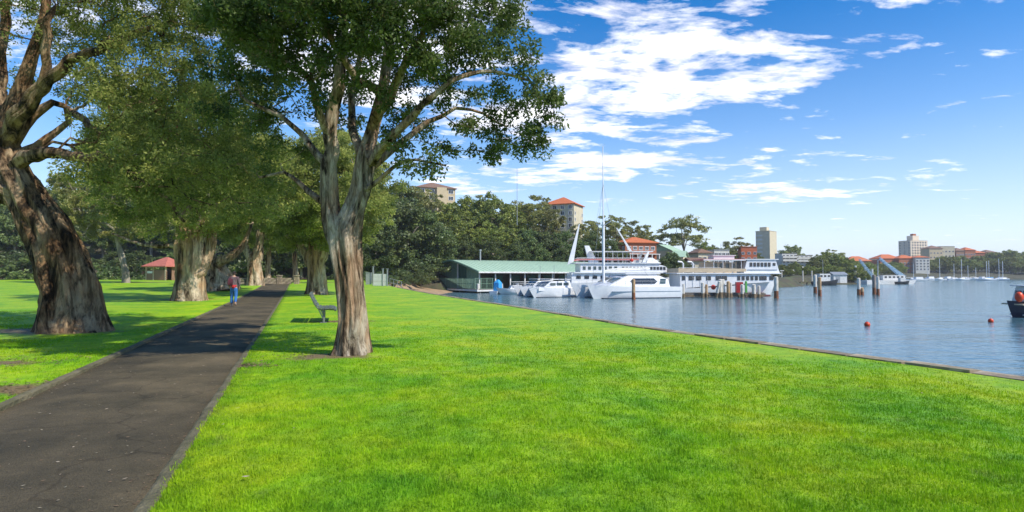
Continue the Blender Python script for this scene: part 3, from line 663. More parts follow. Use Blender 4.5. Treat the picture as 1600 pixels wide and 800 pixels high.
# --- the paperbark beside the path, in front
r2 = np.random.default_rng(22); B2 = PX(549, 559, 10.75); B2.z = .03; Y0 = 10.75; b2 = np.array(B2)
def c2(lst): return [(np.array(PX(u, v, Y)) - b2, r) for (u, v, Y, r) in lst]
seeds = [(rel(B2, [(549, 563, Y0), (549, 530, Y0), (551, 480, Y0), (546, 430, Y0), (541, 395, Y0), (540, 365, Y0), (554, 325, Y0), (566, 285, Y0), (571, 250, Y0), (582, 205, Y0 + .2), (596, 150, Y0 + .4), (606, 80, Y0 + .5), (612, 0, Y0 + .6), (618, -120, Y0 + .7)]),
          [.26, .25, .245, .255, .27, .26, .19, .175, .16, .12, .10, .08, .065, .04]),
         (rel(B2, [(540, 392, Y0), (524, 360, Y0 - .05), (517, 320, Y0 - .1), (513, 280, Y0 - .15), (516, 235, Y0 - .2), (518, 190, Y0 - .2), (528, 130, Y0 - .3), (536, 60, Y0 - .3), (540, -30, Y0 - .4), (545, -140, Y0 - .4)]),
          [.22, .19, .165, .15, .135, .12, .10, .08, .06, .04]),
         (rel(B2, [(571, 262, Y0), (604, 222, Y0 - .5), (640, 182, Y0 - .9), (680, 150, Y0 - 1.1), (725, 122, Y0 - 1.1), (775, 108, Y0 - 1.0), (826, 128, Y0 - .9)]), [.10, .075, .062, .05, .04, .03, .02]),
         (rel(B2, [(568, 275, Y0), (605, 240, Y0 + .3), (645, 205, Y0 + .6), (690, 180, Y0 + .9), (735, 170, Y0 + 1), (790, 200, Y0 + .9)]), [.09, .075, .06, .045, .03, .02]),
         (rel(B2, [(514, 330, Y0 - .1), (492, 305, Y0 + .2), (470, 285, Y0 + .4), (442, 272, Y0 + .6), (410, 278, Y0 + .7)]), [.08, .06, .045, .035, .025]),
         (rel(B2, [(514, 262, Y0 - .2), (485, 225, Y0), (455, 195, Y0 + .2), (420, 170, Y0 + .3), (375, 150, Y0 + .5)]), [.09, .065, .05, .04, .025]),
         (rel(B2, [(516, 215, Y0 - .2), (492, 150, Y0 - .7), (465, 105, Y0 - 1.1), (430, 80, Y0 - 1.4), (380, 60, Y0 - 1.5)]), [.085, .06, .05, .04, .025]),
         (rel(B2, [(571, 255, Y0), (556, 215, Y0 + .5), (550, 160, Y0 + .9), (562, 90, Y0 + 1.2), (575, 10, Y0 + 1.5)]), [.10, .08, .07, .05, .035]),
         (rel(B2, [(582, 205, Y0 + .2), (615, 140, Y0 - .4), (640, 85, Y0 - .8), (670, 40, Y0 - 1.0), (715, 5, Y0 - 1.1)]), [.10, .08, .065, .05, .035]),
         (rel(B2, [(560, 300, Y0), (592, 285, Y0 - .2), (612, 262, Y0 - .3), (650, 250, Y0 - .5), (690, 262, Y0 - .5)]), [.07, .045, .035, .025, .018]),
         (rel(B2, [(596, 150, Y0 + .4), (560, 120, Y0 - .4), (520, 70, Y0 - 1.0), (500, 20, Y0 - 1.3)]), [.09, .07, .055, .04])]
man = [(838, 128, 9.9, .40), (850, 165, 9.8, .32), (812, 90, 9.8, .42), (790, 145, 10.0, .30), (838, 205, 9.9, .28), (800, 212, 10.6, .42), (760, 222, 10.9, .38), (772, 245, 10.8, .22),
       (725, 200, 11.3, .36), (700, 232, 11.2, .30), (668, 252, 10.4, .30), (640, 262, 10.2, .25), (750, 80, 9.7, .5), (705, 95, 9.8, .5), (790, 40, 10, .50), (740, 25, 10, .55), (690, 40, 9.6, .6), (800, 0, 10.2, .45),
       (650, 60, 10.4, .6), (640, 120, 11.6, .5), (690, 130, 11.5, .4), (605, 40, 9.4, .6), (560, 20, 9.2, .6), (520, 40, 9.6, .6), (480, 20, 9.3, .6), (600, 90, 12.2, .6), (560, 80, 12.3, .6), (540, 140, 12.4, .5), (500, 110, 12, .5),
       (470, 70, 9.6, .5), (430, 50, 9.4, .55), (390, 30, 9.4, .55), (360, 60, 9.6, .5), (400, 90, 11, .5), (430, 130, 11.4, .5), (380, 140, 11.5, .5), (350, 110, 11.6, .5), (440, 170, 11.5, .38), (400, 190, 11.6, .38), (620, 180, 12, .36),
       (660, 200, 12.2, .34), (600, 210, 12.3, .3), (470, 240, 12, .30), (430, 230, 12, .3), (410, 268, 11.6, .25), (340, 20, 9, .6), (340, 170, 12, .4), (450, 0, 8.6, .6), (640, 0, 8.9, .6), (700, 0, 9.2, .5), (580, 240, 12.6, .3), (620, 230, 10.2, .2),
       (540, 190, 12.6, .4), (500, 170, 12.6, .4), (770, 170, 10.3, .26), (740, 150, 11.4, .3), (815, 175, 10.6, .28), (720, 60, 11.6, .5), (770, 60, 11.4, .4),
 (845, 225, 9.9, .22), (865, 150, 9.9, .2), (860, 185, 9.9, .2), (818, 235, 10.2, .2), (600, 150, 9.8, .3), (565, 120, 9.5, .35), (640, 90, 9.4, .4), (590, 60, 9.0, .45), (510, 90, 9.3, .35), (550, 60, 9.0, .4), (470, 130, 9.8, .3), (500, 150, 9.7, .25), (620, 30, 8.9, .5), (670, 95, 9.3, .35), (440, 100, 9.4, .35), (400, 60, 9.2, .45), (730, 50, 9.3, .45), (690, 165, 10.6, .25), (655, 165, 10.6, .25), (370, 20, 9, .5), (520, 10, 8.8, .5)]
clumps = c2(man)
for k in range(70):
    d = r2.normal(0, 1, 3); d /= np.linalg.norm(d); d *= r2.random() ** .4
    p = np.array([-.0, .2, 7.9]) + d * np.array([3.4, 3.5, 2.6])
    w = p + b2
    u = 800 + w[0] / w[1] * 900; v = 430 - (w[2] - 1.55) / w[1] * 900
    if v < -10 and w[1] > 6 and u < 850: clumps.append((p, .65 + .25 * r2.random()))
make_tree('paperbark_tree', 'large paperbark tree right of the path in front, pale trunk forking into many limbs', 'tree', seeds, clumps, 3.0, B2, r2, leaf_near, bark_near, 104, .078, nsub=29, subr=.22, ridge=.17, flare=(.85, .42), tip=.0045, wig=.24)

# --- the paperbark at the left edge of the view
r1 = np.random.default_rng(7); Y1 = 15.8; B1 = PX(112, 519, Y1); B1.z = .03; b1 = np.array(B1)
seeds = [(rel(B1, [(112, 524, Y1), (110, 495, Y1), (108, 460, Y1), (98, 420, Y1), (84, 380, Y1), (66, 345, Y1), (45, 312, Y1), (28, 280, Y1), (14, 245, Y1 + .1), (8, 205, Y1 + .2), (30, 150, Y1 + .3), (50, 90, Y1 + .3), (70, 20, Y1 + .4), (80, -80, Y1 + .5)]),
          [.82, .70, .62, .57, .53, .50, .45, .42, .36, .26, .18, .14, .11, .07]),
         (rel(B1, [(40, 305, Y1), (10, 300, Y1 - .2), (-35, 290, Y1 - .4), (-80, 250, Y1 - .6), (-130, 180, Y1 - .8)]), [.34, .28, .22, .17, .1]),
         (rel(B1, [(20, 262, Y1), (50, 243, Y1 - .4), (85, 240, Y1 - .8), (125, 246, Y1 - 1.1), (165, 246, Y1 - 1.3), (210, 272, Y1 - 1.3), (255, 310, Y1 - 1.2), (285, 345, Y1 - 1.2)]), [.22, .17, .14, .12, .10, .08, .05, .03]),
         (rel(B1, [(22, 250, Y1), (58, 226, Y1 + .3), (88, 208, Y1 + .4), (106, 190, Y1 + .4), (100, 168, Y1 + .3), (84, 160, Y1 + .2), (60, 172, Y1 + .1), (36, 195, Y1), (16, 225, Y1), (10, 240, Y1)]), [.15, .11, .085, .075, .075, .09, .12, .14, .16, .18]),
         (rel(B1, [(106, 170, Y1 + .3), (130, 190, Y1), (160, 208, Y1 - .2), (200, 200, Y1 - .4), (250, 170, Y1 - .5)]), [.10, .09, .075, .055, .03]),
         (rel(B1, [(12, 225, Y1 + .1), (28, 180, Y1 - .4), (65, 135, Y1 - .7), (110, 95, Y1 - .9), (170, 70, Y1 - 1.1), (240, 40, Y1 - 1.2)]), [.28, .2, .16, .12, .09, .05]),
         (rel(B1, [(10, 215, Y1), (-8, 150, Y1 + .5), (0, 80, Y1 + .8), (10, 0, Y1 + 1)]), [.3, .2, .15, .1]),
         (rel(B1, [(65, 135, Y1 - .7), (75, 80, Y1 - .9), (78, 20, Y1 - 1)]), [.12, .1, .07])]
clumps = []
q = np.random.default_rng(5)
for _ in range(1200):
    u, v = q.uniform(-160, 425), q.uniform(-60, 350)
    Y = q.uniform(13.2, 18.5)
    if v > 250 + (u - 60) * .30 + (0 if u > 60 else 60): continue        # under the spread of the lower limb
    if u < 150 and v < 250 and Y < 15.6 + .8 * (v > 90): continue
    if u < 110 and 95 < v < 235 and q.random() < .5: continue
    if 15 < u < 110 and v < 100 and q.random() < .25: continue             # bare limbs and sky near the fork
    if u < 75 and 195 < v < 340: continue
    if math.hypot(u - 72, (v - 200)) < 62: continue
    if u < 75 and 20 < v < 110 and q.random() < .7: continue
    if math.hypot(u - 362, v - 108) < 42 or q.random() < .25: continue
    if u < 0 and q.random() < .5: continue
    c = np.array(PX(u, v, Y)) - b1
    if all(np.linalg.norm((c - k[0])) > .62 for k in clumps): clumps.append((c, .55 + .3 * q.random()))
for k in range(46):
    d = r1.normal(0, 1, 3); d /= np.linalg.norm(d); p = np.array([-.5, 0, 8.9]) + d * np.array([5, 4.5, 2.2]) * r1.random() ** .4
    w = p + b1; v = 430 - (w[2] - 1.55) / w[1] * 900
    if v < -30: clumps.append((p, .9))
clumps = clumps[:300]
make_tree('paperbark_tree', 'massive leaning paperbark tree left of the path at the left edge', 'tree', seeds, clumps, 3.2, B1, r1, leaf_left, bark_left, 95, .086, nsub=14, subr=.28, ridge=.17, flare=(1.2, .13), tip=.005, wig=.26)

# --- paperbarks further along the avenue
def mid_tree(name, label, u, v, Y, stems, crown, seed, leaf=leaf_olive, nc=60, per=60, lsize=.17, holes=(), fl=(1.6, .16), zmin=2.6, bark=None, cl=1.15):
    rr = np.random.default_rng(seed); B = PX(u, v, Y); B.z = gz(Y) + .02; b = np.array(B)
    seeds = [(rel(B, [(a, c, Y + dy) for (a, c, dy, r) in s]), [r for (_, _, _, r) in s]) for s in stems]
    cl_ = []
    (cu, cv, ru, rv, dY) = crown
    for _ in range(nc):
        d = rr.normal(0, 1, 3); d /= np.linalg.norm(d); d *= rr.random() ** .38
        p = np.array(PX(cu + d[0] * ru, cv - d[2] * rv, Y + d[1] * dY)) - b
        if p[2] > zmin + .3: cl_.append((p, cl * (.7 + .5 * rr.random())))
    return make_tree(name, label, 'tree', seeds, cl_, zmin, B, rr, leaf, bark or bark_mid, int(per * 1.7), lsize * .95, nsub=11, subr=.44, hero=True, ridge=.15, flare=fl, tip=.012, step=.45, minr=.02)
mid_tree('paperbark_tree', 'thick pale paperbark tree left of the path just in front of the walking person', 295, 471, 34.5,
         [[(295, 473, 0, .86), (295, 455, 0, .76), (296, 430, 0, .72), (297, 405, 0, .74), (296, 380, 0, .76), (290, 355, 0, .5), (285, 320, 0, .5), (275, 270, 0, .35), (270, 200, 0, .2)],
          [(300, 380, 0, .6), (312, 350, 0, .45), (320, 310, .5, .35), (335, 250, 1, .22)],
          [(282, 385, 0, .2), (265, 384, 0, .14), (245, 385, -.5, .11), (215, 380, -.5, .09), (175, 365, 0, .06)],
          [(309, 432, 0, .34), (322, 405, .4, .32), (330, 380, .5, .28), (333, 350, .6, .2), (345, 300, 1, .15)]], (275, 255, 170, 108, 6), 31, nc=125, per=44, zmin=3.2)
mid_tree('paperbark_tree', 'orange tinged paperbark tree with a stump like leaning trunk behind the walking person', 345, 452, 52,
         [[(347, 455, 0, 1.25), (343, 438, 0, 1.05), (336, 424, 0, .9), (328, 412, 0, .75), (322, 398, 0, .6), (318, 380, 0, .45), (325, 340, 0, .3)],
          [(330, 415, 0, .5), (345, 408, -.5, .42), (362, 400, -.5, .35), (378, 385, 0, .25), (390, 360, .5, .15)]], (365, 300, 110, 72, 7), 32, nc=130, per=46, lsize=.2, zmin=3.0)
mid_tree('paperbark_tree', 'pale twin stemmed paperbark tree behind the low stone wall', 398, 446, 70,
         [[(398, 449, 0, .95), (398, 430, 0, .8), (398, 410, 0, .7), (405, 385, 0, .45), (412, 350, 0, .3)], [(396, 412, 0, .5), (386, 392, 0, .4), (378, 365, 0, .25)], [(399, 415, 0, .4), (407, 398, 0, .35), (402, 360, 0, .2)]],
         (410, 325, 80, 62, 7), 33, nc=95, per=42, lsize=.24, zmin=3.5)
mid_tree('paperbark_tree', 'paperbark tree with forked pale trunk right of the path behind the bench', 494, 461, 43,
         [[(494, 463, 0, .72), (494, 445, 0, .64), (494, 420, 0, .60), (494, 400, 0, .6), (492, 370, 0, .4), (490, 330, 0, .3), (488, 280, 0, .2)], [(500, 405, 0, .5), (506, 380, 0, .4), (510, 340, .4, .3), (520, 290, 1, .15)],
          [(486, 415, 0, .35), (478, 398, 0, .3), (465, 380, 0, .22), (445, 365, 0, .12)]], (500, 300, 112, 95, 6.5), 34, nc=170, per=46, lsize=.2, zmin=3.2)
mid_tree('paperbark_tree', 'slim white paperbark tree near the far end of the path', 419, 443, 86,
         [[(419, 445, 0, .42), (419, 420, 0, .36), (420, 395, 0, .3), (421, 360, 0, .15)]], (425, 365, 38, 28, 4), 35, nc=40, per=36, lsize=.3, zmin=4.2)
mid_tree('paperbark_tree', 'distant paperbark tree right of the path end beside the dark trees', 462, 445, 88,
         [[(462, 446, 0, .5), (462, 425, 0, .42), (460, 400, 0, .3), (458, 365, 0, .15)]], (466, 365, 42, 30, 4), 36, nc=40, per=36, lsize=.3, zmin=4.2)
mid_tree('paperbark_tree', 'paperbark tree with low yellow green leaves hanging behind the leaning left trunk', 160, 440, 84,
         [[(196, 446, 0, .5), (196, 425, 0, .4), (190, 400, 0, .35), (180, 365, 0, .2)]], (165, 320, 115, 58, 8), 37, nc=120, per=38, lsize=.3, zmin=5, leaf=leaf_gum, bark=bark_far)

# --- woodland and hillside trees: a few kinds, each instance its own tree
def kind_tree(seed, H, cw, cbase, nc, per, lsize, leaf, bark, tr, cl, flat=.8, stems=1):
    rr = np.random.default_rng(seed); seeds = []; top = H * .72
    lean = rr.normal(0, .05, 2)
    seeds.append(([np.array([lean[0] * z + .3 * math.sin(z * .4 + seed), lean[1] * z, z]) for z in np.linspace(-.5, top, 7)], list(np.linspace(tr, tr * .25, 7))))
    for k in range(stems):
        a = rr.random() * 6.28; z0 = H * (.22 + .15 * rr.random()); l = H * .35
        seeds.append(([np.array([lean[0] * z0 + math.cos(a) * cw * .5 * t ** 1.2, lean[1] * z0 + math.sin(a) * cw * .5 * t ** 1.2, z0 + l * t]) for t in (0, .3, .6, 1)], [tr * .55, tr * .42, tr * .3, tr * .15]))
    cls = []
    for _ in range(nc * 3):
        d = rr.normal(0, 1, 3); d /= np.linalg.norm(d); d *= rr.random() ** .3
        p = np.array([0, 0, (H + cbase) / 2]) + d * np.array([cw, cw, (H - cbase) / 2 * 1.0])
        p[:2] *= 1.0 - .25 * max(0, (p[2] - H * .6) / (H * .4))
        if all(np.linalg.norm(p - k[0]) > cl * .95 for k in cls): cls.append((p, cl * (.8 + .4 * rr.random())))
        if len(cls) >= nc: break
    subs, sr = [], []
    for c, r in cls:
        for _ in range(6):
            d = rr.normal(0, 1, 3); d /= np.linalg.norm(d); subs.append(c + d * r * .8 * np.array([1, 1, .6])); sr.append(r * .55)
    pos, par, kids, rad = grow(rr, seeds, subs, cbase * .7, .02, step=1.0, wig=.12, sp=.8)
    tm = limb_mesh('wood_trunk', pos, par, kids, rad, bark, .1, None, False, True, .035)
    cm = leaf_mesh('wood_crown', rr, np.array(subs), np.array(sr), per, lsize, leaf, flat=flat, droop=.2, aspect=.6)
    return tm, cm, H
KIND = {
 'dark': [kind_tree(50 + i, 12, 4.3, 1.5, 46, 42, .42, leaf_dark, bark_far, .35, 1.35) for i in range(3)],
 'mid': [kind_tree(60 + i, 12, 4.6, 3.0, 44, 40, .40, leaf_mid, bark_far, .32, 1.25, stems=3) for i in range(3)],
 'gum': [kind_tree(70 + i, 13, 4.4, 4.6, 30, 40, .34, leaf_gum, bark_far, .30, 1.15, flat=.6, stems=4) for i in range(3)],
 'shrub': [kind_tree(80 + i, 3.2, 1.8, .3, 16, 30, .22, leaf_dark, bark_far, .08, .7) for i in range(2)],
 'low': [kind_tree(85, 8, 5.0, 1.0, 40, 38, .42, leaf_mid, bark_far, .3, 1.3)],
}
tq = random.Random(77)
def plant(kind, u, vtop, Y, label, group=None, name=None, X=None, z=None, wide=1.0, cat='tree', vi=None):
    x = (u - 800) / FPX * Y if X is None else X; z = tz(x, Y) if z is None else z
    h = PX(u, vtop, Y).z - z
    tm, cm, H = (tq.choice(KIND[kind]) if vi is None else KIND[kind][vi]); s = max(h / H, .15)
    t = thing(name or {'dark': 'evergreen_tree', 'mid': 'broadleaf_tree', 'gum': 'gum_tree', 'shrub': 'shrub', 'low': 'broadleaf_tree'}[kind], label, cat, (x, Y, z - .1), tq.uniform(0, 6.28), group)
    t.scale = (s * wide, s * wide, s)
    link('trunk', tm, t); link('crown', cm, t); return t
# wood behind the left field
g = 'dark trees of the wood behind the left field'
for k in range(30): plant('shrub', 0, 412 - 10 * (k % 3), 122 + 2.0 * (k % 4), 'dark green shrub on the brown earth bank behind the field', 'shrubs on the earth bank', cat='shrub', X=-122 + k * 2.9 + tq.uniform(-2, 2), wide=1.4)
for k in range(42):
    X = -150 + (k % 21) * 6.0 + tq.uniform(-2, 2); Y = (131 if k < 21 else 147) + tq.uniform(-3, 3)
    u = 800 + X / Y * 900
    plant('dark', u, tq.uniform(295, 335) if k < 21 else tq.uniform(270, 300), Y, 'dark evergreen tree in the wood behind the left field', g, X=X)
# wood at the end of the path, up to the boathouse
for k in range(13):
    u = 400 + k * 24 + tq.uniform(-6, 6); Y = 122 + tq.uniform(-3, 8)
    plant('dark', u, tq.uniform(330, 352), Y, 'dark evergreen tree in the wood beyond the end of the path', 'dark trees beyond the end of the path')
for u, v, Y in ((600, 338, 112), (628, 322, 116), (655, 330, 120), (585, 352, 108), (685, 352, 124)):
    plant('dark', u, v, Y, ('middle left', 'middle right', 'centre', 'leftmost', 'rightmost')[int(np.searchsorted([586, 601, 629, 656], u))] + ' dense blue green tree between the metal gate and the boathouse', 'dense dark trees left of the boathouse', wide=1.15, z=.2 if Y < 117 else None)
for k, (u, v) in enumerate(((20, 428), (62, 424), (88, 430), (150, 424), (178, 418), (205, 424), (222, 430), (310, 425), (365, 424), (440, 428), (520, 428), (548, 426))):
    plant('shrub', u, v, 119 + (k % 3), 'dark low shrub at the foot of the bank beyond the field', 'shrubs along the far edge of the field', cat='shrub')
# hillside behind the boathouse
ORD = ['first', 'second', 'third', 'fourth', 'fifth', 'sixth', 'seventh', 'eighth', 'ninth', 'tenth', 'eleventh', 'twelfth', 'thirteenth', 'fourteenth']
def wood(kind, lst, label, group, wide=1.0):
    lst = sorted(lst)
    for i, (u, v, Y) in enumerate(lst): plant(kind, u, v, Y, label + (', ' + ORD[i] + ' from the left' if 1 < len(lst) <= 14 else ''), group, wide=wide)
wood('mid', [(700, 318, 138), (735, 305, 142), (770, 303, 140), (795, 318, 146), (672, 335, 134), (722, 340, 130), (758, 345, 130), (790, 350, 132)],
     'light green tree behind the boathouse roof', 'light green trees on the hill behind the boathouse', 1.05)
wood('gum', [(642, 286, 172), (662, 290, 165), (648, 296, 150), (672, 300, 155), (700, 318, 160), (752, 300, 158), (816, 312, 150), (838, 318, 146), (860, 326, 144), (845, 305, 165), (650, 302, 165), (690, 322, 170), (622, 310, 170), (905, 350, 150)],
     'gum tree on the skyline above the boathouse', 'gum trees on the skyline above the boathouse')
wood('dark', [(820, 355, 134), (850, 360, 136), (880, 362, 138), (905, 372, 138), (925, 365, 142), (955, 375, 140), (730, 370, 126), (770, 375, 126), (810, 378, 128), (700, 372, 127), (845, 385, 130), (880, 388, 130), (660, 372, 124)],
     'dark tree on the slope directly behind the boathouse', 'dark trees directly behind the boathouse', 1.1)
wood('gum', [(945, 332, 165), (962, 340, 160), (985, 345, 170), (925, 345, 160), (1005, 352, 180), (1022, 358, 190)], 'gum tree between the pale apartments and brick house', 'gum trees between the apartments and the brick house')
plant('gum', 1068, 335, 185, 'tall rounded gum tree standing alone above the cream houses', wide=1.25, vi=0)
wood('dark', [(1047, 392, 142), (1060, 402, 140), (1038, 405, 138), (1075, 412, 142)], 'dark bushy tree between the brick house and the ferry', 'dark trees between the brick house and the ferry', 1.1)
plant('gum', 1152, 367, 250, 'small open gum tree on the ridge left of the tall tower block', wide=1.1, vi=1)
wood('mid', [(1098, 378, 215), (1118, 383, 225), (1135, 385, 235), (1108, 408, 175), (1128, 413, 175), (1085, 420, 160), (1150, 392, 250), (1170, 400, 262), (1186, 402, 262), (1180, 392, 300)], 'green tree among the houses behind the ferry', 'trees among the houses behind the ferry')
plant('low', 1238, 384, 420, 'small round tree on the ridge just right of the tall tower block', wide=.8)
wood('mid', [(1232, 412, 225), (1246, 416, 218), (1262, 414, 222), (1280, 398, 265), (1295, 392, 275), (1306, 396, 272), (1318, 400, 285), (1330, 404, 300), (1270, 405, 262), (1244, 408, 270), (1343, 408, 320), (1225, 418, 215)],
     'green tree on the shore behind the work wharves', 'trees on the shore behind the work wharves', 1.15)
wood('gum', [(1302, 387, 290)], 'light spreading tree rising above the others behind the work wharves', None, 1.1)
far = [(1356 + k * 9.5 + tq.uniform(-3, 3), tq.uniform(408, 416), 430 + tq.uniform(0, 25)) for k in range(10)]
wood('low', far, 'low green tree in front of the distant red roofs', 'low trees in front of the distant red roofs', .8)
far = [(1455 + k * 8 + tq.uniform(-3, 3), tq.uniform(398, 408), 450 + tq.uniform(0, 30)) for k in range(22)]
wood('low', far, 'distant green tree on the far shore behind the moored yachts', 'distant trees behind the moored yachts', .9)
far = [(1545 + k * 9 + tq.uniform(-3, 3), tq.uniform(388, 396), 500 + tq.uniform(0, 30)) for k in range(12)]
wood('low', far, 'tall distant tree on the headland at the right edge', 'trees on the headland at the right edge', 1.0)

more = [(1222 + k * 7.4 + tq.uniform(-3, 3), tq.uniform(410, 424), tq.uniform(212, 250)) for k in range(18)]
wood('low', more, 'low green tree on the bank behind the jetty and work boats', 'low trees on the bank behind the jetty', 1.1)
more = [(1300 + k * 7 + tq.uniform(-3, 3), tq.uniform(409, 420), 300 + k * 7 + tq.uniform(0, 20)) for k in range(16)]
wood('low', more, 'low green tree on the slope below the distant red roofs', 'low trees below the distant red roofs', 1.0)
more = [(1030 + k * 13 + tq.uniform(-3, 3), tq.uniform(412, 424), 150 + tq.uniform(0, 12)) for k in range(15)]
wood('dark', more, 'dark low tree on the shore directly behind the ferry', 'dark low trees behind the ferry', 1.1)

for k, (u, v, Y) in enumerate(((655, 403, 112), (670, 398, 114), (644, 410, 108), (662, 414, 106), (596, 424, 84), (612, 430, 80), (626, 422, 92), (640, 430, 88), (652, 424, 98), (662, 432, 94), (634, 437, 82), (572, 424, 90), (618, 436, 76))):
    plant('shrub', u, v, Y, ('large' if k < 4 else 'small') + ' dark green bush between the dock gate and boathouse, ' + ORD[sorted([655, 670, 644, 662] if k < 4 else [596, 612, 626, 640, 652, 663, 634, 572, 618]).index(u if u != 662 or k < 4 else 663)] + ' from the left', 'dark bushes between the gate and the boathouse', cat='shrub', z=.1, wide=1.3)

# ------------------------------------------------------------------ buildings
WIN = {}
render_warm = pmat('warm_pale_render', (.78, .66, .50), (.70, .58, .43), .5, .85)
def win_mesh(w, h, frame=white_paint, glass=glass_dark):
    k = (round(w, 2), round(h, 2), frame.name, glass.name)
    if k not in WIN:
        f = MB(); t = min(.09, w * .08)
        f.box((0, -.03, h / 2 - t / 2), (w, .1, t)).box((0, -.03, -h / 2 + t / 2), (w, .1, t)).box((-w / 2 + t / 2, -.03, 0), (t, .1, h - 2 * t)).box((w / 2 - t / 2, -.03, 0), (t, .1, h - 2 * t)).box((0, -.025, 0), (t * .7, .08, h - 2 * t))
        p = MB().box((0, -.01, 0), (w - t, .03, h - t))
        WIN[k] = (f.mesh('window_frame', frame), p.mesh('window_pane', glass))
    return WIN[k]
def put_windows(parent, wall, W_, D_, zs, n, w, h, frame=white_paint, glass=glass_dark, margin=.12, skip=()):
    """windows on wall 'front' (-y), 'left' (-x), 'right' (+x) of a box W_ x D_ centred on the parent"""
    fm, pm = win_mesh(w, h, frame, glass); L_ = W_ if wall == 'front' else D_
    for z in zs:
        for k in range(n):
            if (round(z, 1), k) in skip: continue
            s = -L_ / 2 + L_ * margin + (L_ * (1 - 2 * margin)) * (k / (n - 1) if n > 1 else .5)
            loc, rz = {'front': ((s, -D_ / 2, z), 0), 'left': ((-W_ / 2, -s, z), -PI / 2), 'right': ((W_ / 2, s, z), PI / 2)}[wall]
            o = link('window', fm, parent, loc, rz); link('pane', pm, o)
def hip_roof(mb, W_, D_, z, h, ov=.5, ridge=None):
    w, d = W_ / 2 + ov, D_ / 2 + ov; rl = (max(W_ - D_, 0) / 2 + .05) if ridge is None else ridge
    if W_ >= D_: rd = [(-rl, 0, z + h), (rl, 0, z + h)]
    else: r_ = (D_ - W_) / 2 + .05; rd = [(0, -r_, z + h), (0, r_, z + h)]
    vs = [(-w, -d, z), (w, -d, z), (w, d, z), (-w, d, z)] + rd + [(-w, -d, z - .18), (w, -d, z - .18), (w, d, z - .18), (-w, d, z - .18)]
    if W_ >= D_: fs = [(0, 1, 5, 4), (1, 2, 5), (2, 3, 4, 5), (3, 0, 4)]
    else: fs = [(0, 1, 4), (1, 2, 5, 4), (2, 3, 5), (3, 0, 4, 5)]
    fs += [(6, 7, 1, 0), (7, 8, 2, 1), (8, 9, 3, 2), (9, 6, 0, 3), (9, 8, 7, 6)]
    return mb.add(vs, fs)
def gable_roof(mb, W_, D_, z, h, ov=.5, t=.15):
    w, d = W_ / 2 + ov, D_ / 2 + ov
    pr = [(-d, z), (0, z + h), (d, z), (d, z - t), (0, z + h - t), (-d, z - t)]
    mb.loft([[(-w, y, q_) for y, q_ in pr], [(w, y, q_) for y, q_ in pr]]); mb.add([(-W_ / 2, -D_ / 2, z - .1), (-W_ / 2, D_ / 2, z - .1), (-W_ / 2, 0, z + h - t - .05)], [(0, 2, 1)]); mb.add([(W_ / 2, -D_ / 2, z - .1), (W_ / 2, D_ / 2, z - .1), (W_ / 2, 0, z + h - t - .05)], [(0, 1, 2)])
    return mb
def house(name, label, cat, u0, u1, vtop, vbot, Y, D_, rz, wallm, roofm, roof='hip', rh=.25, windows=(), group=None, deep=8.0, flat_par=.5, chimney=False, frame=white_paint):
    """a building seen between columns u0..u1, roof top at row vtop, foot at row vbot"""
    sc = Y / FPX; W_ = (u1 - u0) * sc / max(math.cos(rz), .5) - D_ * abs(math.sin(rz)) * .9; W_ = max(W_, 3)
    zb = PX(800, vbot, Y).z; zt = PX(800, vtop, Y).z; H = zt - zb; xc = ((u0 + u1) / 2 - 800) / FPX * Y
    t = thing(name, label, cat, (xc, Y + D_ / 2, zb), rz, group)
    wh = H * (1 - rh) if roof != 'flat' else H
    MB().box((0, 0, (wh - deep) / 2), (W_, D_, wh + deep)).build('wall', wallm, t)
    if roof == 'hip': hip_roof(MB(), W_, D_, wh, H * rh).build('roof', roofm, t)
    elif roof == 'gable': gable_roof(MB(), W_, D_, wh, H * rh).build('roof', roofm, t)
    else: MB().box((0, 0, wh + .12), (W_ + .3, D_ + .3, .24)).build('roof', roofm, t)
    if chimney: MB().box((W_ * .25, 0, H + .1), (.9, .7, 1.6)).build('chimney', brick_brown, t)
    for (wl, rows_, n, w, h) in windows:
        put_windows(t, wl, W_, D_, [wh * r_ for r_ in rows_], n, w, h, frame)
    t['_w'] = W_; t['_d'] = D_; t['_h'] = wh
    return t
def balconies(t, zs, xs_, w, dpt, mat, D_):
    m = MB().box((0, 0, 0), (w, dpt, .18)).box((0, -dpt / 2 + .05, .55), (w, .08, .9)).box((-w / 2 + .04, 0, .55), (.07, dpt, .9)).box((w / 2 - .04, 0, .55), (.07, dpt, .9)).mesh('balcony', mat)
    for z in zs:
        for x in xs_: link('balcony', m, t, (x, -D_ / 2 - dpt / 2 - .003, z))
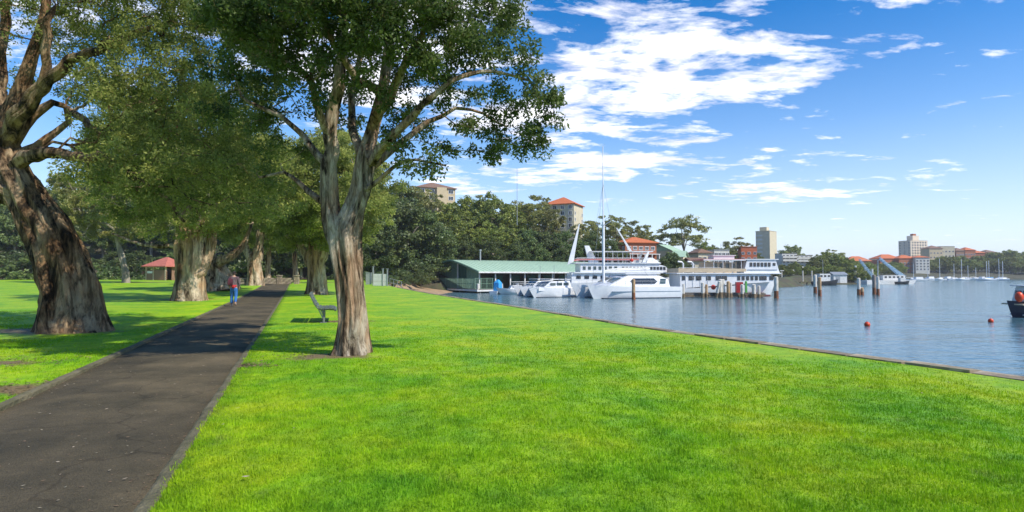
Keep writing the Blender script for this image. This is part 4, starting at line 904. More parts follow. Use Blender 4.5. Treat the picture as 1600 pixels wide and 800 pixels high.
# on the hill
ht = house('apartment_building', 'tan apartment block with brown hip roof above the trees left of the boathouse', 'building', 634, 708, 281, 372, 192, 12, R(22), render_tan, brown_tile, 'hip', .13,
      [('front', (.93, .80, .67, .54), 4, 1.7, 1.3), ('left', (.93, .8), 3, 1.4, 1.2), ('right', (.8,), 3, 1.4, 1.2)])
MB().box((0, -.6, 0), (3.4, 1.2, 18)).build('stair_bay', render_tan, ht, loc=(1.5, -6, 8))
ap = house('apartment_building', 'pale apartment block with bright orange tiled roof above the trees behind the ferry mast', 'building', 852, 914, 305, 372, 168, 9, R(-24), render_cream, orange_tile, 'hip', .20,
      [('front', (.9, .72, .54, .36), 4, 1.15, 1.2), ('right', (.72, .54), 2, .9, 1.1)], chimney=False)
balconies(ap, [7.3, 5.1, 3.0], [-1.6], 2.4, 1.0, render_white, ap['_d'])
rh_ = house('brick_house', 'red brick house with orange hipped tile roof and white framed windows above the moored ferry', 'house', 965, 1027, 369, 425, 150, 8, R(14), brick_red, orange_tile, 'hip', .17,
      [('front', (.80,), 5, 1.15, 1.0), ('left', (.8,), 2, 1.0, 1.0)])
pb = MB().box((0, -1.2, 0), (rh_['_w'] - .2, 2.2, .2)); 
for k in range(5): pb.box((-rh_['_w'] / 2 + .4 + k * (rh_['_w'] - .8) / 4, -2.2, -1.3), (.2, .2, 2.4))
pb.box((0, -2.2, -1.9), (rh_['_w'] - .6, .08, .9)); pb.build('verandah', white_dirty, rh_, loc=(0, -4, 4.6))
house('cream_house', 'long cream house with pale green gable roof stepping down beside the brick house', 'house', 1026, 1062, 381, 415, 172, 9, R(35), render_cream, green_roof, 'gable', .3, [('front', (.6,), 3, 1.2, 1.0)])
house('cream_house', 'low cream house with sloping mint roof under the tall lone gum tree', 'house', 1056, 1084, 391, 420, 166, 9, R(-25), render_cream, green_roof, 'gable', .35, [('front', (.6, .25), 3, 1.0, .9)])
house('cream_house', 'flat fronted cream house with grey roof right of the mint roofed house', 'house', 1086, 1112, 388, 418, 190, 8, R(8), render_cream, brown_tile, 'hip', .22, [('front', (.62, .3), 3, 1.2, 1.0)])
house('cream_house', 'pale yellow house half hidden by the tree directly behind the second ferry', 'house', 1080, 1102, 402, 428, 158, 7, R(0), render_cream, brown_tile, 'gable', .2, [('front', (.6,), 2, 1.1, .9)])
house('grey_house', 'grey glass fronted house among trees behind the top deck of the second ferry', 'house', 1113, 1140, 391, 416, 196, 8, R(5), render_white, metal_grey, 'flat', .1, [('front', (.72, .35), 4, 1.3, 1.3)])
house('brick_house', 'orange painted house just left of the tall tower block', 'house', 1160, 1188, 386, 410, 240, 8, R(-12), pmat('orange_render', (.62, .17, .07), (.52, .13, .05), 2, .8), orange_tile, 'flat', .1, [('front', (.6, .25), 3, 1.2, 1.1)])
tw = house('tower_block', 'tall cream tower block with balconies down its left side behind the second ferry', 'building', 1190, 1219, 361, 425, 330, 11, R(-44), render_cream, render_cream, 'flat', .05, [])
nf = 9
fmz, pmz = win_mesh(1.3, 1.2, white_paint, glass_dark)
for k in range(nf):
    z = tw['_h'] - 1.7 - k * 2.35
    if z < 1: continue
    for x in (-.36, -.14): o = link('window', fmz, tw, (tw['_w'] * x, -4.5, z)); link('pane', pmz, o)
    for y in (-2.5, 1.5): o = link('window', fmz, tw, (-tw['_w'] / 2, y, z), -PI / 2); link('pane', pmz, o)
balconies(tw, [tw['_h'] - 2.9 - k * 2.35 for k in range(nf)], [-tw['_w'] * .25], tw['_w'] * .46, 1.2, render_white, 9)
MB().box((0, 0, 0), (4, 4, 2.4)).build('lift_room', render_cream, tw, loc=(-1, 0, tw['_h'] + 1.45))
# terraced white flats
for k, (u0, u1, vt) in enumerate(((1222, 1246, 396), (1244, 1270, 399))):
    h_ = house('terraced_flats', ('upper' if k == 0 else 'lower right') + ' white terraced flats with long balconies right of the tower block', 'building', u0, u1, vt, 412, 300, 8, 0, render_white, concrete, 'flat', .05, [('front', (.8, .48, .16), 4, 1.3, .9)])
    balconies(h_, [h_['_h'] * f_ for f_ in (.56, .24)], [0], h_['_w'], 1.2, render_white, 8)
# far shore
house('red_roofed_flats', 'distant red roofed brick flats, first of the row behind the crane barge', 'building', 1326, 1362, 400, 422, 440, 12, 0, brick_brown, orange_tile, 'hip', .35, [('front', (.5, .2), 5, 1.6, 1.4)])
house('red_roofed_flats', 'distant long brick flats with red roof behind the blue crane booms', 'building', 1372, 1410, 397, 424, 450, 12, R(6), brick_red, orange_tile, 'hip', .25, [('front', (.62, .38, .15), 6, 1.6, 1.4)])
house('red_roofed_flats', 'distant red brick flats below the pale tower with stone lower floor', 'building', 1405, 1434, 398, 428, 445, 12, 0, brick_red, orange_tile, 'hip', .18, [('front', (.68, .5, .3, .1), 5, 1.5, 1.3)])
house('white_flats', 'distant white four storey flats with a red roof below the pale tower', 'building', 1432, 1455, 399, 424, 440, 12, R(-8), render_white, orange_tile, 'hip', .12, [('front', (.75, .55, .35, .15), 4, 1.4, 1.4)])
t2 = house('tower_block', 'pale distant tower block with a raised central lift room above red roofs', 'building', 1418, 1452, 376, 425, 560, 14, R(10), render_warm, render_warm, 'flat', .05, [('front', [.94 - .085 * k for k in range(9)], 6, 1.7, 1.6), ('left', [.94 - .085 * k for k in range(9)], 3, 1.7, 1.6)], frame=white_dirty)
MB().box((0, 0, 0), (7, 7, 5)).build('lift_room', render_warm, t2, loc=(0, 0, t2['_h'] + 2.6)); MB().box((0, 0, 0), (3.4, 3.4, 2)).build('roof_tank', brick_red, t2, loc=(.5, 0, t2['_h'] + 6.1))
for (u0, u1, vt, m_, lb) in ((1453, 1474, 383, render_tan, 'distant tan brick flats immediately right of the pale tower'), (1472, 1494, 385, render_cream, 'distant cream flats with flat roof, second right of the pale tower'),
                             (1493, 1509, 387, brick_brown, 'distant brown brick flats, third right of the pale tower'), (1508, 1525, 386, brick_red, 'distant taller red brick flats near the far right trees'),
                             (1524, 1541, 391, brick_red, 'distant low red roofed flats against the far right trees'), (1540, 1559, 390, brick_brown, 'distant reddish flats farthest right among the headland trees')):
    house('block_of_flats', lb, 'building', u0, u1, vt, 425, 540, 12, R(tq.uniform(-10, 10)), m_, brown_tile if m_ in (render_tan, brick_brown) else orange_tile if m_ is brick_red else m_, 'hip' if m_ is not render_cream else 'flat', .12, [('front', (.8, .62, .44, .26), 4, 1.5, 1.5)])

# ------------------------------------------------------------------ boathouse
PSI = R(33); bc = PX(750, 451.5, 105); bz = bc.z
bh = thing('boathouse', 'long green boathouse with pale green metal roof and boarded gable end', 'boathouse', (bc.x, bc.y, bz), PSI)
LB, WB, EH, RHH = 34.0, 17.0, 3.45, 5.55        # length, width, eave and ridge height above the deck
def prof(y):                                  # flared roof line across the width
    t = abs(y - WB * .62) / (WB * .62 if y < WB * .62 else WB * .38); return RHH - (RHH - EH) * (t ** 1.25 if y < WB * .62 else t ** 1.6 * .6)
ysr = np.linspace(-1.0, WB + .8, 20)
pr = [(y, prof(min(max(y, -1.0), WB + .8))) for y in ysr]
MB().loft([[(x, y, z) for y, z in pr] + [(x, y, z - .14) for y, z in reversed(pr)] for x in (-.9, LB)]).build('roof', green_roof, bh)
rb = MB().box((LB / 2 - .45, 0, 0), (LB + .8, .05, .05)).mesh('roof_seam', green_roof)
sm = MB()
for k in range(36):
    x = -.6 + k * LB / 36
    sm.loft([[(x - .03, y, z + .002), (x + .03, y, z + .002), (x + .03, y, z + .05), (x - .03, y, z + .05)] for y, z in pr])
so_ = sm.build('roof_seams', green_roof, bh); so_['kind'] = 'stuff'
MB().loft([[(-.96, y, z + .04), (-.84, y, z + .04), (-.84, y, z - .3), (-.96, y, z - .3)] for y, z in pr]).build('fascia', green_wall, bh)
MB().box((LB / 2 - .4, -1.04, EH - .42), (LB + .9, .10, .26)).build('gutter', white_dirty, bh)
# gable boards: each board a part
nb = 34; bw = (WB - .1) / nb
for k in range(nb):
    y = .05 + bw * (k + .5); zt = prof(y) - .16
    if y < 5.6: zt = min(zt, EH + 1.9); 
    mat = green_dark if (5.2 < y < 8.4 or y > 15.6) else green_wall
    if y < 5.2 and y > 0: mat = green_wall
    MB().box((0.02 * (k % 2), y, zt / 2 - .5), (.10, bw - .03, zt + 1.0)).build('gable_board', mat, bh)
MB().box((-.10, 8.5, 2.4), (.16, .28, 4.8)).build('corner_post', white_dirty, bh)
MB().box((-.10, .05, 1.6), (.2, .2, 3.2)).build('corner_post', white_dirty, bh)
MB().box((-.12, 13.8, 1.9), (.06, .55, .8)).build('notice_board', white_paint, bh)
v_ = MB().box((-.12, 11.6, 4.0), (.08, .8, .7)); v_.build('gable_vent', metal_dark, bh)
# dark interior, posts and back wall
MB().box((LB / 2, WB - .1, 1.5), (LB, .15, 4.0)).build('back_wall', green_dark, bh)
MB().box((LB / 2, 5.5, 1.3), (LB - .4, .12, 3.6)).build('inner_wall', timber_grey, bh)
pm_ = MB().box((0, 0, 1.3), (.22, .22, 4.0)).mesh('post', white_dirty)
for k in range(10): link('post', pm_, bh, (3.2 + k * 3.3, -.1, .1))
dm_ = MB().box((0, 0, 1.25), (2.2, .1, 2.5)).mesh('roller_door', green_dark)
for k in range(7): link('roller_door', dm_, bh, (6 + k * 4.0, 3.6, 0))
for k, (x, m_) in enumerate(((4.4, red_paint), (5.2, white_paint), (8.8, white_paint), (12, white_dirty))):
    tag(MB().box((0, 0, .5), (.7, .6, 1.1), taper=.8).build('storage_crate', m_, None, loc=tuple(bh.matrix_basis @ Vector((x, 1.0, 0)))), ('red', 'white', 'second white', 'dirty white')[k] + ' storage crate on the deck under the boathouse eave', 'crate')
# deck apron with planks
dk = thing('boathouse_deck', 'low timber deck on piles running round the boathouse over the water', 'deck', (bc.x, bc.y, bz), PSI)
pl = [MB().box((0, 0, 0), (.28, 3.6, .08)).mesh('deck_plank', timber_grey)]
for k in range(118): link('deck_plank', pl[0], dk, (-2.2 + k * .30, -1.9, -.04 + .006 * ((k * 7) % 3)))
MB().box((15, -3.75, -.2), (35.5, .12, .3)).build('edge_beam', white_dirty, dk); MB().box((-2.45, 5.5, -.2), (.12, 18.6, .3)).build('edge_beam', white_dirty, dk)
for k in range(60): link('deck_plank', MB_SHORT if k else (globals().__setitem__('MB_SHORT', MB().box((0, 0, 0), (2.3, .28, .08)).mesh('deck_plank', timber_grey)) or MB_SHORT), dk, (-1.2, .2 + k * .30, -.04 + .006 * ((k * 5) % 3)))
jp = MB().tube([(0, 0, -2.6), (0, 0, -.1)], .16, 8).mesh('deck_pile', timber_grey)
for k in range(13): link('deck_pile', jp, dk, (-2 + k * 2.8, -3.5, 0))
for k in range(6): link('deck_pile', jp, dk, (-2.2, 1 + k * 2.8, 0))
# green mesh fence round the gable end
fn = thing('mesh_fence', 'pale green mesh fence standing on the deck before the boathouse gable', 'fence', (bc.x, bc.y, bz), PSI)
pf = MB().box((0, 0, 1.0), (.08, .08, 2.0)).mesh('fence_post', green_wall)
for k in range(9): link('fence_post', pf, fn, (-2.25, -2.2 + k * 2.35, 0))
for k in range(3): link('fence_post', pf, fn, (-2.25 + (k + 1) * 1.2, -2.2, 0))
for z in (.12, 1.0, 1.95): MB().box((-2.25, 7.2, z), (.05, 18.8, .05)).build('rail', green_wall, fn); MB().box((-.4, -2.2, z + .002), (3.6, .05, .05)).build('rail', green_wall, fn)
bars = MB()
for k in range(150): bars.box((-2.25, -2.15 + k * .125, 1.03), (.022, .022, 1.8))
for k in range(28): bars.box((-2.2 + k * .125, -2.2, 1.03), (.022, .022, 1.8))
o = bars.build('wire_bars', green_wall, fn); o['kind'] = 'stuff'
tag(MB().tube([(0, 0, 0), (0, 0, 13)], [.07, .04], 6).build('flagpole', metal_grey, None, loc=tuple(PX(808, 352, 130))), 'thin bare pole rising above the trees behind the boathouse', 'pole')
tag(MB().tube([(0, 0, 0), (0, 0, 3.2)], [.16, .16], 8).tube([(0, 0, 3.2), (0, 0, 3.5)], [.24, .24], 8).build('vent_pipe', metal_grey, None, loc=tuple(bh.matrix_basis @ Vector((5.5, 9.5, 4.2)))), 'grey vent pipe standing above the boathouse roof ridge', 'vent pipe')

# metal gates and ramp left of the boathouse
gt = thing('dock_gate', 'pale grey slatted metal dock gate with posts at the top of the sea wall', 'gate', tuple(PX(590, 447.5, 66)), R(-8))
gt.location.z = gz(66) + .02
gp = MB().box((0, 0, .95), (.13, .13, 2.1)).box((0, 0, 2.03), (.2, .2, .06)).mesh('gate_post', metal_grey)
for x in (-.55, .62, 1.15): link('gate_post', gp, gt, (x, 0, 0 if x > -.5 else .25))
for x0, x1, n_, h in ((-.5, .57, 7, 1.35), (.67, 1.1, 3, 1.3)):
    sl_ = MB().box((0, 0, h / 2 + .1), ((x1 - x0) / n_ - .03, .04, h)).mesh('slat', white_dirty)
    for k in range(n_): link('slat', sl_, gt, (x0 + (k + .5) * (x1 - x0) / n_, 0, 0))
    for z in (.2, 1.4): MB().box(((x0 + x1) / 2, .05, z), (x1 - x0, .05, .08)).build('rail', metal_grey, gt)
hr = thing('handrail', 'grey steel handrail going down the ramp beside the dock gate', 'handrail', (gt.location.x + 1.3, 66.4, gz(66)), R(-25))
for k in range(4): MB().tube([(k * .55, 0, -.12 - k * .12), (k * .55, 0, .95 - k * .12)], .03, 6).build('baluster', metal_grey, hr)
for z in (.95, .5): MB().tube([(0, 0, z), (1.65, 0, z - .36)], .03, 6).build('top_rail', metal_grey, hr)
cb = MB().box((0, 0, .65), (.55, .5, 1.3)).box((0, 0, 1.34), (.62, .57, .08)).build('meter_box', metal_grey, None, loc=(gt.location.x - 1.15, 66.5, gz(66) + .25))
tag(cb, 'small grey service box standing left of the dock gate', 'service box')

# ------------------------------------------------------------------ park pavilion, low wall, bench
pv = PX(260, 440.3, 112); pav = thing('park_shelter', 'small brown brick park shelter with faded red pyramid roof beyond the field', 'shelter', (pv.x, 112, gz(112) + .02), R(-20))
hip_roof(MB(), 5.2, 4.6, 2.75, 1.75, .55).build('roof', pink_tile, pav)
brk = [MB().box((0, 0, 0), (.62, .24, .20)).mesh('block', brick_brown)]
for r_ in range(9):
    for k in range(8):
        x = -2.35 + k * .64 + (.32 if r_ % 2 else 0)
        if x > 2.5: continue
        link('block', brk[0], pav, (x, -2.2, .11 + r_ * .215)); 
    for k in range(6):
        y = -1.9 + k * .64 + (.3 if r_ % 2 else 0)
        if y < 2.1: link('block', brk[0], pav, (-2.45, y, .11 + r_ * .215), PI / 2)
MB().box((0, -2.19, 1.0), (4.9, .14, 2.0)).build('mortar_wall', concrete, pav); MB().box((-2.44, 0, 1.0), (.14, 4.2, 2.0)).build('mortar_wall', concrete, pav)
MB().box((0, 2.1, 1.35), (4.9, .2, 2.7)).build('back_wall', brick_brown, pav)
MB().box((2.4, .6, 1.35), (.2, 3.0, 2.7)).build('side_wall', brick_brown, pav)
pp = MB().box((0, 0, 1.38), (.22, .22, 2.76)).mesh('post', pmat('sandy_render', (.52, .40, .28), (.42, .32, .22), 2, .85))
for x, y in ((-2.5, -2.25), (2.5, -2.25), (-.55, -2.28)): link('post', pp, pav, (x, y, 0))
MB().box((-1.5, -2.34, 1.55), (1.3, .05, .4)).build('sign_panel', white_dirty, pav)
MB().box((0, 0, 2.74), (5.4, 4.8, .12)).build('soffit', timber_grey, pav)

lw = PX(385, 445, 76); low = thing('stone_wall', 'low sandstone wall with square piers behind the walking person', 'wall', (lw.x, 76, gz(76) + .04), R(6))
pier = MB().box((0, 0, .55), (.55, .55, 1.1)).box((0, 0, 1.14), (.68, .68, .12)).mesh('pier', stone)
for x in (-5.3, -2.2, .55, 1.6, 4.2, 6.4): link('pier', pier, low, (x, 0, 0))
bk = [MB().box((0, 0, 0), (.72, .34, .26)).mesh('wall_block', stone)]
for r_ in range(3):
    for k in range(15):
        x = -5.0 + k * .74 + (.37 if r_ % 2 else 0)
        if -.1 < x - .55 < 1.0: continue
        link('wall_block', bk[0], low, (x, .012 * ((k * 3 + r_) % 3 - 1), .14 + r_ * .275))
tb = thing('picnic_table', 'concrete picnic table with bench seats beyond the low stone wall', 'table', (lw.x + 2.4, 72, gz(72) + .04), R(10))
MB().box((0, 0, .74), (1.9, .8, .08)).build('table_top', concrete, tb)
for s_ in (-1, 1):
    MB().box((0, s_ * .75, .42), (1.9, .32, .07)).build('seat', concrete, tb); MB().box((s_ * .6, 0, .35), (.18, .6, .7)).build('leg', concrete, tb)

bn = PX(507, 504.5, 18.7); bench = thing('park_bench', 'grey slatted park bench with curved back seen end on beside the front tree', 'bench', (bn.x - .08, 18.7, gz(18.7) + .06), R(17))
# local: x = across (seat opens to +x), y = along the bench
bl = 1.7; bench_metal = pmat('bench_metal', (.20, .215, .20), (.13, .14, .13), 8, .5, metal=.2)
for s_ in (-1, 1):
    y = s_ * (bl / 2 - .22); f = MB()
    f.tube([(-.36, y, .90), (-.30, y, .78), (-.22, y, .60), (-.12, y, .46), (.0, y, .40), (.2, y, .42), (.38, y, .40), (.42, y, .36)], .024, 8).build('end_frame', bench_metal, bench, True)
    MB().tube([(.06, y, .41), (.06, y, 0)], .035, 8).box((.06, y, .01), (.2, .14, .02)).build('leg', bench_metal, bench)
    MB().tube([(-.10, y, .44), (.05, y, .12)], .02, 6).build('brace', metal_grey, bench)
slat = MB().box((0, 0, 0), (.085, bl, .035)).mesh('slat', timber_bench)
for (x, z, a) in ((-.06, .465, .25), (.04, .45, 0), (.14, .455, -.05), (.24, .46, -.05), (.33, .452, .12), (.41, .42, .5), (-.15, .54, 1.05), (-.21, .63, 1.1), (-.26, .72, 1.15), (-.31, .81, 1.15), (-.345, .90, 1.2)):
    o = link('slat', slat, bench, (x, 0, z)); o.rotation_euler = (0, a, 0)

# ------------------------------------------------------------------ boats
def hull(L_, B_, fs, fb, rake=1.2, depth=.5, n=16, full=2.4, tumble=.80, tr=.0):
    """open-topped-looking hull closed by its deck; bow at +x, waterline z=0"""
    rings = []
    for i in range(n + 1):
        t = i / n; xg = L_ * t - L_ / 2; xk = (L_ - rake) * t - L_ / 2
        hb = B_ / 2 * (max(0.0, 1 - max(0, (t - .35) / .65) ** full)) ; hb = max(hb, .02)
        z = fs + (fb - fs) * t ** 2; hk = hb * tumble * (1 - .5 * max(0, (t - .6) / .4)); kz = -depth
        rings.append([(xg, -hb, z), ((xg + xk) / 2, -hb * .97, z * .45), (xk, -hk, 0), (xk, -hk * .35, kz), (xk, hk * .35, kz), (xk, hk, 0), ((xg + xk) / 2, hb * .97, z * .45), (xg, hb, z)])
    return rings
def rails(mb, pts, h, r=.018, every=1):
    mb.tube([(x, y, z + h) for x, y, z in pts], r, 5); mb.tube([(x, y, z + h * .5) for x, y, z in pts], r * .7, 4)
    for x, y, z in pts[::every]: mb.tube([(x, y, z), (x, y, z + h)], r, 4)
    return mb
boat_stripe = pmat('grey_blue_stripe', (.20, .27, .34), (.16, .22, .28), 3, .4)
antifoul = pmat('dark_antifouling', (.03, .045, .07), (.02, .03, .05), 3, .6)
cream_canvas = pmat('cream_canvas', (.62, .50, .34), (.52, .41, .27), 2, .8)
pink_trim = pmat('faded_red_trim', (.60, .22, .19), (.52, .17, .15), 3, .6)

# the sailing catamaran
Yc = 79; ca = PX(975, 466, Yc)
cat = thing('catamaran', 'large white sailing catamaran with dark hexagonal side window and tall bare mast', 'catamaran', (ca.x + .6, Yc + 2.4, WZ), PI + R(17))
LC = 14.0
for s_ in (-1, 1):
    h = MB().loft(hull(LC, 1.7, 1.55, 1.85, .9, .4, 18, 3.2)).build('hull', white_paint, cat, True, loc=(0, s_ * 2.7, 0))
    MB().box((-1.5, 0, 0), (LC - 3.6, 1.74, .07)).build('rub_rail', boat_stripe, h, loc=(0, 0, .95))
    MB().box((-.9, 0, 0), (LC - 2.2, 1.58, .14)).build('boot_stripe', antifoul, h, loc=(0, 0, .05))
MB().box((-1.2, 0, 1.22), (LC - 3.2, 4.4, .5)).build('bridge_deck', white_paint, cat)
MB().box((5.1, 0, 1.6), (.16, 4.4, .2)).build('cross_beam', white_paint, cat)
nt_ = MB()
for k in range(12): nt_.box((3.9 + (k % 12) * .1, 0, 1.56), (.02, 4.0, .02))
nt_.build('trampoline', metal_grey, cat)
# cabin: sloped sides and long raked windscreen, outline pushed across
cabo = [(4.3, 1.55), (1.7, 2.75), (.8, 3.1), (-3.9, 3.1), (-5.2, 2.6), (-5.4, 1.55)]
cy = lambda z: 3.0 - (z - 1.55) * .26
MB().loft([[(x, -cy(z), z) for x, z in cabo], [(x * 1.0 + (.25 if x > 1 else 0), 0, z + .06) for x, z in cabo], [(x, cy(z), z) for x, z in cabo]]).build('cabin', white_paint, cat)
MB().box((-1.6, 0, 3.34), (5.4, 4.6, .12)).build('cabin_roof', white_paint, cat)
def hexwin(s_):
    pts = [(.7, 2.30), (.2, 2.72), (-3.0, 2.72), (-3.5, 2.30), (-3.0, 1.92), (.2, 1.92)]
    return MB().loft([[(x, s_ * (cy(z) + .03), z) for x, z in pts], [(x, s_ * (cy(z) - .15), z) for x, z in pts]])
for s_ in (-1, 1): hexwin(s_).build('side_window', glass_dark, cat)
for s_ in (-1, 1): MB().loft([[(-4.9, s_ * 2.74, 2.65), (-4.1, s_ * 2.74, 2.65), (-3.9, s_ * 2.93, 1.95), (-4.7, s_ * 2.93, 1.95)], [(-4.3, s_ * 2.6, 2.7), (-3.5, s_ * 2.6, 2.7), (-3.3, s_ * 2.7, 1.95), (-4.1, s_ * 2.7, 1.95)]]).build('rear_window', glass_teal, cat)
for k in range(4):
    y = -1.8 + k * 1.2; MB().loft([[(3.1, y - .5, 2.24), (3.1, y + .5, 2.24), (1.9, y + .5, 2.86), (1.9, y - .5, 2.86)], [(3.0, y - .5, 2.10), (3.0, y + .5, 2.10), (1.85, y + .5, 2.72), (1.85, y - .5, 2.72)]]).build('windscreen', glass_teal, cat)
rl_ = MB(); rails(rl_, [(5.6 - k * 1.3, -3.35 + (.12 if k == 0 else 0), 1.75) for k in range(9)], .6); rails(rl_, [(5.6 - k * 1.3, 3.35, 1.75) for k in range(9)], .6); rl_.build('guard_rail', metal_grey, cat)
mb = MB().tube([(3.3, 0, 1.5), (3.3, 0, 10.6)], .19, 10).tube([(3.3, 0, 10.6), (3.3, 0, 21.3)], [.10, .055], 8); mast = mb.build('mast', white_paint, cat, True)
MB().tube([(3.3, -2.3, 10.5), (3.3, 0, 10.1), (3.3, 2.3, 10.5)], .06, 6).build('spreader', white_paint, mast)
MB().tube([(3.2, 0, 3.8), (-4.0, 0, 4.05)], .06, 8).build('boom', white_paint, mast)
MB().tube([(2.8, 0, 3.95), (0, 0, 4.1), (-3.8, 0, 4.2)], [.07, .11, .08], 8).build('furled_sail', white_dirty, mast, True)
MB().tube([(5.1, 0, 1.7), (3.3, 0, 16)], .02, 4).tube([(-3, 2.9, 1.7), (3.3, 2.3, 10.5), (3.3, 0, 16)], .015, 4).tube([(-3, -2.9, 1.7), (3.3, -2.3, 10.5), (3.3, 0, 16)], .015, 4).tube([(3.3, 0, 21.2), (3.2, .5, 21.5)], .012, 4).build('rigging', metal_grey, mast)

def power_cat(name, label, u, Y, rz, Lp, Bp, sc=1.0, cab=True):
    p = PX(u, 460, Y); t = thing(name, label, 'motor boat', (p.x, Y, WZ), rz)
    for s_ in (-1, 1):
        h = MB().loft(hull(Lp, Bp * .36, 1.25, 1.55, 1.0, .3, 14, 2.6)).build('hull', white_paint, t, True, loc=(0, s_ * Bp * .33, 0))
        MB().box((-.5, 0, .03), (Lp - 1.6, Bp * .33, .10)).build('boot_stripe', antifoul, h)
    MB().box((-.5, 0, 1.15), (Lp - 1.9, Bp * .92, .42)).build('bridge_deck', white_paint, t)
    if cab:
        o = [(Lp * .22, 1.3), (Lp * .06, 2.25), (-Lp * .30, 2.35), (-Lp * .33, 1.3)]
        MB().loft([[(x - (.3 if abs(y) > Bp * .35 and x > 0 else 0), y, z if z < 1.5 else z - (.12 if abs(y) > Bp * .35 else 0)) for x, z in o] for y in (-Bp * .4, -Bp * .34, Bp * .34, Bp * .4)]).build('cabin', white_paint, t)
        for s_ in (-1, 1):
            for k in range(3): MB().box((-Lp * .22 + k * Lp * .13, s_ * Bp * .405, 1.88), (Lp * .10, .05, .38)).build('window', glass_teal, t)
        for s_ in (-1, 1): MB().loft([[(Lp * .185, s_ * .1, 1.55), (Lp * .185, s_ * Bp * .3, 1.55), (Lp * .085, s_ * Bp * .3, 2.14), (Lp * .085, s_ * .1, 2.14)], [(Lp * .165, s_ * .1, 1.50), (Lp * .165, s_ * Bp * .3, 1.50), (Lp * .065, s_ * Bp * .3, 2.09), (Lp * .065, s_ * .1, 2.09)]]).build('windscreen', glass_teal, t)
        MB().box((-Lp * .12, 0, 2.55), (Lp * .4, Bp * .74, .09)).build('hard_top', white_paint, t)
        MB().tube([(-Lp * .1, 0, 2.6), (-Lp * .1, 0, 4.6)], .03, 6).build('aerial', metal_grey, t)
    r_ = MB(); rails(r_, [(Lp * .45 - k * Lp * .11, -Bp * .47, 1.35) for k in range(5)], .55); rails(r_, [(Lp * .45 - k * Lp * .11, Bp * .47, 1.35) for k in range(5)], .55); r_.build('guard_rail', metal_grey, t)
    return t
power_cat('motor_catamaran', 'white motor catamaran left of the sailing catamaran with blue tinted windscreen', 858, 84, PI + R(28), 8.6, 4.0)
p2 = power_cat('motor_catamaran', 'smaller white motor catamaran furthest left nearest the boathouse eave', 838, 90, PI + R(30), 7.2, 3.4)
def runabout(label, u, Y, rz, Ld, col, canopy=True):
    p = PX(u, 455, Y); t = thing('motor_boat', label, 'boat', (p.x, Y, WZ), rz)
    MB().loft(hull(Ld, Ld * .38, .8, 1.1, .8, .3, 12)).build('hull', col, t, True)
    MB().loft([[(Ld * .1, -Ld * .15, .85), (Ld * .1, Ld * .15, .85), (Ld * .02, Ld * .13, 1.5), (Ld * .02, -Ld * .13, 1.5)], [(-Ld * .3, -Ld * .15, .8), (-Ld * .3, Ld * .15, .8), (-Ld * .28, Ld * .13, 1.5), (-Ld * .28, -Ld * .13, 1.5)]]).build('cabin', white_paint, t)
    MB().box((-Ld * .12, 0, 1.27), (Ld * .24, Ld * .30, .25)).build('window_band', glass_dark, t)
    if canopy:
        MB().box((-Ld * .2, 0, 2.05), (Ld * .5, Ld * .33, .06)).build('canopy', white_dirty, t)
        for x in (0, -.4): 
            for s_ in (-1, 1): MB().tube([(Ld * x, s_ * Ld * .15, 1.0), (Ld * x, s_ * Ld * .15, 2.05)], .025, 5).build('canopy_post', metal_grey, t)
    MB().box((-Ld * .5 - .1, 0, .9), (.35, .4, .7)).build('outboard_motor', metal_dark, t)
runabout('small white cabin boat with canopy tied before the dark boathouse openings', 800, 96, PI + R(12), 5.4, white_paint)
runabout('low white open boat moored right of the blue covered boat', 823, 99, PI + R(20), 4.6, metal_grey)
bb = PX(778, 455, 97); bt = thing('covered_dinghy', 'dinghy standing on its end under a bright blue cover beside the boathouse deck', 'dinghy', (bb.x, 97, WZ), R(60))
MB().loft(hull(3.0, 1.5, .5, .7, .5, .2, 10)).build('hull', white_paint, bt, True)
MB().loft([[(-.6, -.55, .5), (.6, -.55, .5), (.6, .55, .5), (-.6, .55, .5)], [(-.55, -.45, 1.9), (.5, -.45, 1.9), (.5, .45, 1.9), (-.55, .45, 1.9)], [(-.2, -.15, 2.4), (.1, -.15, 2.4), (.1, .15, 2.4), (-.2, .15, 2.4)]]).build('cover', pmat('blue_tarpaulin', (.05, .36, .70), (.03, .28, .6), 3, .6, .4), bt)

def window_row(parent, x0, x1, n, y, z, w, h, glass=glass_dark, name='window', slant=0):
    fm = MB().box((0, 0, 0), (w, .06, h)).mesh('cabin_window', glass)
    for k in range(n): link(name, fm, parent, (x0 + (x1 - x0) * (k / (n - 1) if n > 1 else .5), y, z))
# the long white cruise vessel, bow to the right
Yb = 93; pb_ = PX(972, 460, Yb); cv = thing('cruise_boat', 'long white two deck cruise boat with row of dark windows behind the catamaran', 'boat', (pb_.x, Yb, WZ), R(4))
LV = 17.8
MB().loft(hull(LV, 5.0, 2.0, 2.9, 1.6, .6, 18, 2.6, .85)).build('hull', white_paint, cv, True)
MB().box((-1.8, 0, 2.75), (13.6, 4.6, 1.5)).build('lower_cabin', white_paint, cv)
window_row(cv, 4.0, 4.9, 2, -2.33, 2.75, .65, .5); window_row(cv, -7.5, 2.8, 9, -2.33, 2.85, .7, .5)
MB().box((-.2, 0, 3.55), (16.0, 5.2, .16)).build('upper_deck', white_paint, cv)
up = [(-7.2, 3.6), (-7.2, 4.95), (5.0, 4.95), (6.4, 4.55), (7.2, 3.6)]
MB().prism(up, -2.35, 2.35).build('upper_cabin', white_paint, cv)
window_row(cv, 4.1, 6.2, 5, -2.38, 4.25, .36, .46); window_row(cv, -.4, 3.1, 7, -2.38, 4.25, .36, .46); window_row(cv, -6.6, -1.6, 7, -2.38, 4.28, .42, .5, glass_teal)
